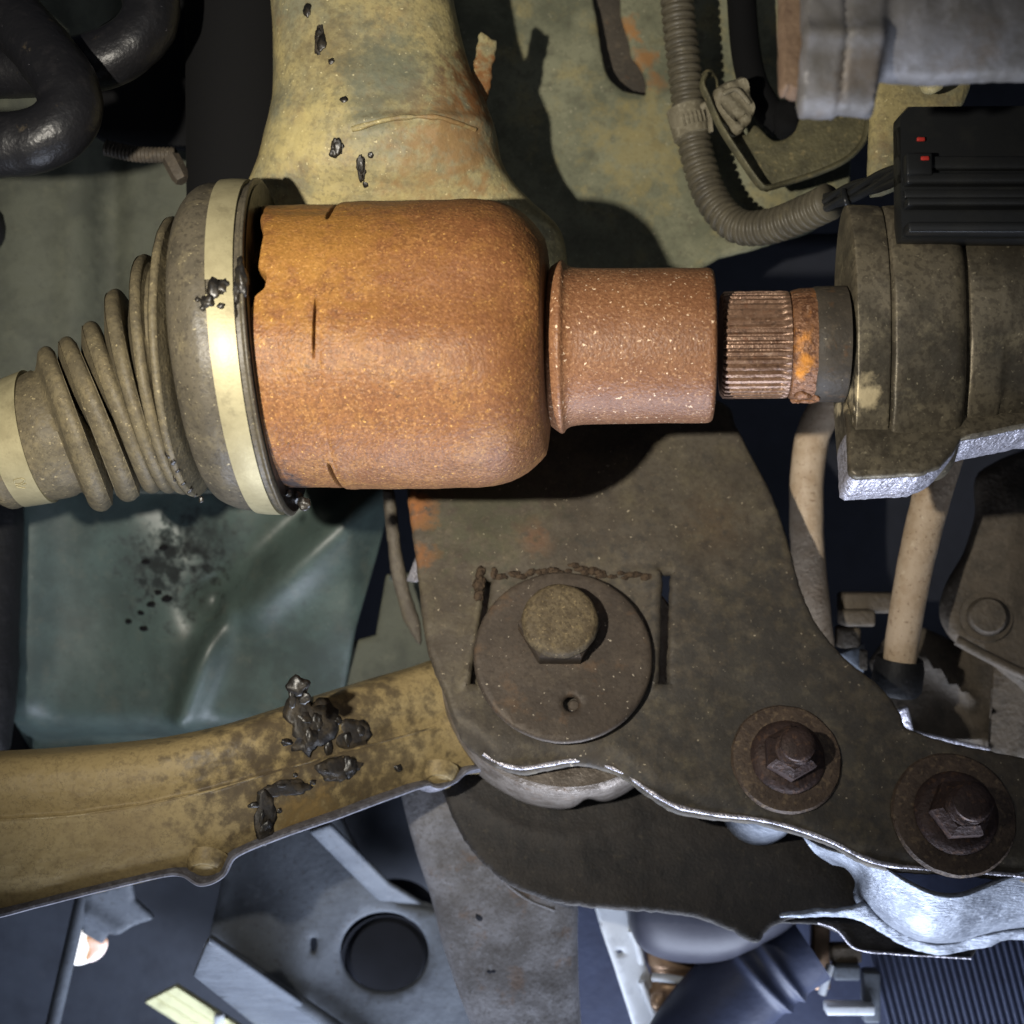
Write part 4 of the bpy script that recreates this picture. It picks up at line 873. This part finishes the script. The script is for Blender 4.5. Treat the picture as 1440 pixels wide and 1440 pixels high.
# ================================================================= lower background
lw = thing('floor_pan', P(150, 1440, 1100), 'dark slate floor pan filling the lower corner under the control arm', 'floor pan')
plate('pan_sheet', Plane(200, 1350, 1100, -20), [(-600, 1180), (700, 1100), (700, 1700), (-600, 1700)], pan_m, lw, thick=12, grid=60, curve=False)
bar = thing('brake_line', P(90, 1440, 600), 'thin straight grey rod crossing the dark lower corner', 'rod')
tube('rod_bar', [P(118, 1250, 640), P(100, 1330, 620), P(72, 1450, 590), P(55, 1520, 570)], 13, grey_m, bar, segs=16, smooth_path=False)
tri = thing('line_clamp', P(160, 1320, 640), 'small dusty bracket joined to the thin grey rod', 'bracket')
plate('clamp_face', Plane(160, 1285, 640, -20), [(112, 1262), (180, 1240), (186, 1268), (212, 1292), (170, 1306), (150, 1312), (142, 1326), (118, 1312)], grey_m, tri, thick=14, grid=9, curve=False, rag=.5, hf=lambda x, y: 14*seg(x, y, (125, 1280), (170, 1308), 10))
wl = thing('inspection_lamp', P(120, 1358, 700), 'small glowing white lamp with amber side far behind the rod', 'lamp')
lm = bpy.data.materials.new('lamp_glow'); lm.use_nodes = True; b_ = lm.node_tree.nodes['Principled BSDF']; b_.inputs['Emission Color'].default_value = (1, .98, .95, 1); b_.inputs['Emission Strength'].default_value = 1.3
la = bpy.data.materials.new('lamp_amber'); la.use_nodes = True; b_ = la.node_tree.nodes['Principled BSDF']; b_.inputs['Emission Color'].default_value = (1, .45, .12, 1); b_.inputs['Emission Strength'].default_value = .55
plate('lamp_lens', Plane(115, 1332, 700), [(109, 1312), (126, 1322), (130, 1332), (124, 1348), (110, 1354), (100, 1350), (103, 1330)], lm, wl, thick=20, grid=10)
plate('amber_lens', Plane(132, 1335, 700), [(125, 1320), (143, 1327), (138, 1342), (124, 1350), (128, 1336)], la, wl, thick=22, grid=10, n0=6)
rail = thing('chassis_rail', P(420, 1440, 700), 'pale grey chassis rail with an oval hole and folded bright edge', 'chassis rail')
rp = Plane(420, 1330, 640, 0, 0)
plate('rail_face', rp, [(322, 1190), (470, 1140), (520, 1235), (560, 1275), (690, 1300), (690, 1520), (560, 1520), (296, 1322), (310, 1260)], grey_m, rail, thick=16, grid=16, curve=False, holes=[[(434, 1318), (446, 1316), (449, 1328), (444, 1342), (434, 1338)], [(540+66*math.cos(a_*.3927), 1340-60*math.sin(a_*.3927)) for a_ in range(16)]], hf=lambda x, y: 10*n3((x, y, 0), 120))
tube('rail_edge', [P(292, 1322, 620), P(380, 1382, 620), P(480, 1450, 620), P(560, 1510, 620)], 13, grey_m, rail, segs=14, flat=.8)
plate('rail_underside', Plane(380, 1420, 640, -60), [(294, 1326), (560, 1510), (470, 1530), (274, 1374)], grey_m, rail, thick=10, grid=20, curve=False)
plate('upper_edge', Plane(540, 1240, 600, -40), [(438, 1172), (462, 1163), (545, 1246), (592, 1274), (650, 1290), (650, 1310), (580, 1296), (530, 1264)], grey_m, rail, thick=12, grid=12, curve=False)
cupb = thing('rail_bush', P(545, 1420, 760), 'dark round bush set in the hole of the chassis rail', 'bush')
lathe('bush_cup', [(-10, 1), (-10, 70), (20, 96), (200, 98), (210, 1)], P(545, 1345, 740), Y, X, Z, dark_m, cupb, segs=60)
lathe('bush_ring', [(0, 84), (-6, 92), (10, 100), (40, 100), (40, 84)], P(545, 1352, 735), Y, X, Z, dark_m, cupb, segs=60, closed=True)
slab = thing('cream_board', P(260, 1440, 900), 'cream ribbed board showing below the chassis rail', 'board')
bpp = Plane(270, 1420, 900, -10)
for i in range(3):
    f0, f1 = i/3+.012, (i+1)/3-.012
    q0 = (204+44*f0, 1410-22*f0); q1 = (204+44*f1, 1410-22*f1)
    plate('board_slat', bpp, [q0, q1, (q1[0]+150, q1[1]+96), (q0[0]+150, q0[1]+96)], cream_m, slab, thick=16, grid=14, curve=False, n0=i*3, rim=.1)
box('board_knob', P(308, 1434, 880), X, Y, Z, 10, 10, 14, white_m, slab, .3)
mem = thing('cross_member', P(740, 1440, 560), 'grey rust flecked cross member dropping away under the bracket', 'cross member')
def mdisp(q, t, th): return Vector((0, -1, 0))*(4*n3(q, 60, 1)+1.5*n3(q, 18, 2))
mb_ = loft('member_shell', [(556, 1060, 770, 1060, 480, 60), (566, 1120, 790, 1120, 480, 62), (584, 1190, 806, 1190, 480, 64), (604, 1250, 812, 1250, 480, 66), (622, 1320, 812, 1320, 480, 66), (645, 1390, 814, 1390, 480, 66), (672, 1460, 818, 1460, 480, 66), (700, 1540, 820, 1540, 480, 66)], memb_m, mem, segs=80, e=.6, per=8, disp=mdisp)
for x, y, sx_, sy_ in ((665, 1293, 16, 11), (690, 1366, 10, 6)):
    a, n = hit((mb_,), x, y); blob('drain_hole', a-n*2, n, 18, dark_m, mem, x, .12, (sx_/16, sy_/16, 1), .15, 2)
tube('member_seam', [hit((mb_,), x, y)[0] for x, y in ((640, 1130), (668, 1190), (700, 1230), (738, 1262), (780, 1280))], 3, memb_m, mem, segs=8)
np_ = thing('splash_shield', P(850, 1440, 800), 'splash shield in haze-tinted navy between cross member and white strip', 'shield')
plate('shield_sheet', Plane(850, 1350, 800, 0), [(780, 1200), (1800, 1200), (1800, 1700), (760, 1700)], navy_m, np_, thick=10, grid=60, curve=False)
ws = thing('white_strip', P(890, 1440, 640), 'white painted strip with a small hole slanting down between navy shields', 'strip')
wp = Plane(880, 1350, 620, -10, 14)
plate('strip_face', wp, [(836, 1262), (876, 1262), (890, 1310), (902, 1330), (904, 1352), (914, 1376), (916, 1392), (930, 1440), (944, 1500), (912, 1500), (890, 1430), (868, 1362), (850, 1310)], white_m, ws, thick=12, grid=10, curve=False, holes=[[(866, 1336), (876, 1335), (880, 1342), (870, 1346)]])
tube('strip_edge', [wp.px(888, 1308, 6), wp.px(897, 1330, 8), wp.px(903, 1354, 6)], 7, white_m, ws, segs=10)
tube('strip_edge', [wp.px(902, 1380, 6), wp.px(912, 1405, 8), wp.px(928, 1442, 6), wp.px(944, 1490, 6)], 7, white_m, ws, segs=10)
can = thing('grey_canister', P(970, 1350, 600), 'smooth dark grey canister tucked under the rear edge of the bracket', 'canister')
loft('canister_shell', [(880, 1150, 884, 1300, 560, 60), (890, 1150, 900, 1330, 560, 90), (930, 1150, 940, 1346, 560, 110), (990, 1150, 1000, 1348, 560, 116), (1050, 1150, 1056, 1332, 560, 110), (1110, 1150, 1110, 1300, 560, 90), (1130, 1160, 1130, 1270, 560, 40)], M('canister_paint', C(62, 63, 72), [(C(52, 53, 62), 60, .45, .65, .6)], rough=.4), can, segs=64, e=.9)
fit = thing('bronze_fitting', P(940, 1440, 700), 'blurred bronze pipe fitting with pale bands beside the white strip', 'fitting')
loft('fitting_body', [(905, 1330, 985, 1330, 660, 40), (908, 1350, 984, 1350, 660, 46), (914, 1362, 980, 1362, 660, 34), (914, 1380, 980, 1380, 660, 34), (908, 1392, 986, 1392, 660, 48), (916, 1410, 990, 1410, 660, 52), (930, 1450, 1010, 1450, 660, 52), (940, 1520, 1030, 1520, 660, 52)], bronze_m, fit, segs=40, e=.9)
tube('fitting_band', [P(918, 1374, 600), P(940, 1376, 590), P(978, 1382, 600)], 8, white_m, fit, segs=10)
blob('fitting_knob', P(926, 1408, 600), Vector((0, -1, 0)), 20, bronze_m, fit, 1.1, .7, (.8, 1, 1), .15)
hz = thing('intake_hose', P(1060, 1440, 560), 'wide navy rubber hose with two raised rings under the bracket tip', 'hose')
hx = Vector((.86, 0, -.5)).normalized(); hv = hx.cross(Vector((0, -1, 0))).normalized()
def hose_r(L, t): return 84+9*math.exp(-((L-66)/9)**2)+9*math.exp(-((L-104)/9)**2)
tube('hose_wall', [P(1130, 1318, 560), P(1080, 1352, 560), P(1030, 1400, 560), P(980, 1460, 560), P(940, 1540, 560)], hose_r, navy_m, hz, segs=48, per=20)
fx = thing('relay_holder', P(1190, 1430, 600), 'small pale bracketed relay holder hanging below the torn flange', 'relay')
for nm, x0, y0, x1, y1, d, mt in (('holder_post', 1140, 1296, 1166, 1390, 620, bronze_m), ('holder_block', 1166, 1326, 1210, 1352, 600, dull_m), ('holder_face', 1170, 1354, 1208, 1376, 590, grey_m), ('holder_bar', 1160, 1410, 1228, 1424, 580, white_m), ('holder_leg', 1212, 1362, 1236, 1436, 600, grey_m)):
    box(nm, P((x0+x1)/2, (y0+y1)/2, d), X, Y, Z, (x1-x0)/2*1.3, 16, (y1-y0)/2*1.3, mt, fx, .2)
tube('holder_arm', [P(1168, 1357, 585), P(1162, 1375, 580), P(1156, 1398, 580)], 8, white_m, fx, segs=12)
rad = thing('cooling_fins', P(1340, 1440, 640), 'dark navy finned cooler below the crumpled flange', 'cooler')
fp = Plane(1340, 1390, 640, 0, 0)
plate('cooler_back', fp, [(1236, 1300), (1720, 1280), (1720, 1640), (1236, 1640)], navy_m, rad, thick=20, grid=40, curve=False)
for i in range(46):
    x = 1250+i*10
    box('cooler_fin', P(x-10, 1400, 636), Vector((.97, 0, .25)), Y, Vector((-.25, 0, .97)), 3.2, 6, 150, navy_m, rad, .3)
ty = thing('dust_boot', P(10, 1060, 560), 'black rubber dust boot edge at the frame side beside the teal panel', 'dust boot')
loft('boot_edge', [(-110, 660, 22, 672, 560, 60), (-110, 720, 30, 720, 560, 60), (-110, 800, 28, 800, 560, 60), (-110, 880, 24, 880, 560, 60), (-110, 960, 22, 960, 560, 60), (-110, 1010, 18, 1010, 560, 56), (-110, 1054, 12, 1054, 560, 40)], black_r, ty, segs=48, e=.8, disp=lambda q, t, th: X*(3*n3(q, 24, 1)))
rb = thing('rubber_stop', P(0, 350, 60), 'small black rubber stop poking in at the frame side above the boot', 'rubber stop')
blob('stop_body', P(-14, 322, 510), Vector((0, -1, 0)), 40, black_r, rb, 2.0, .8, (.6, 1, 1), .1)
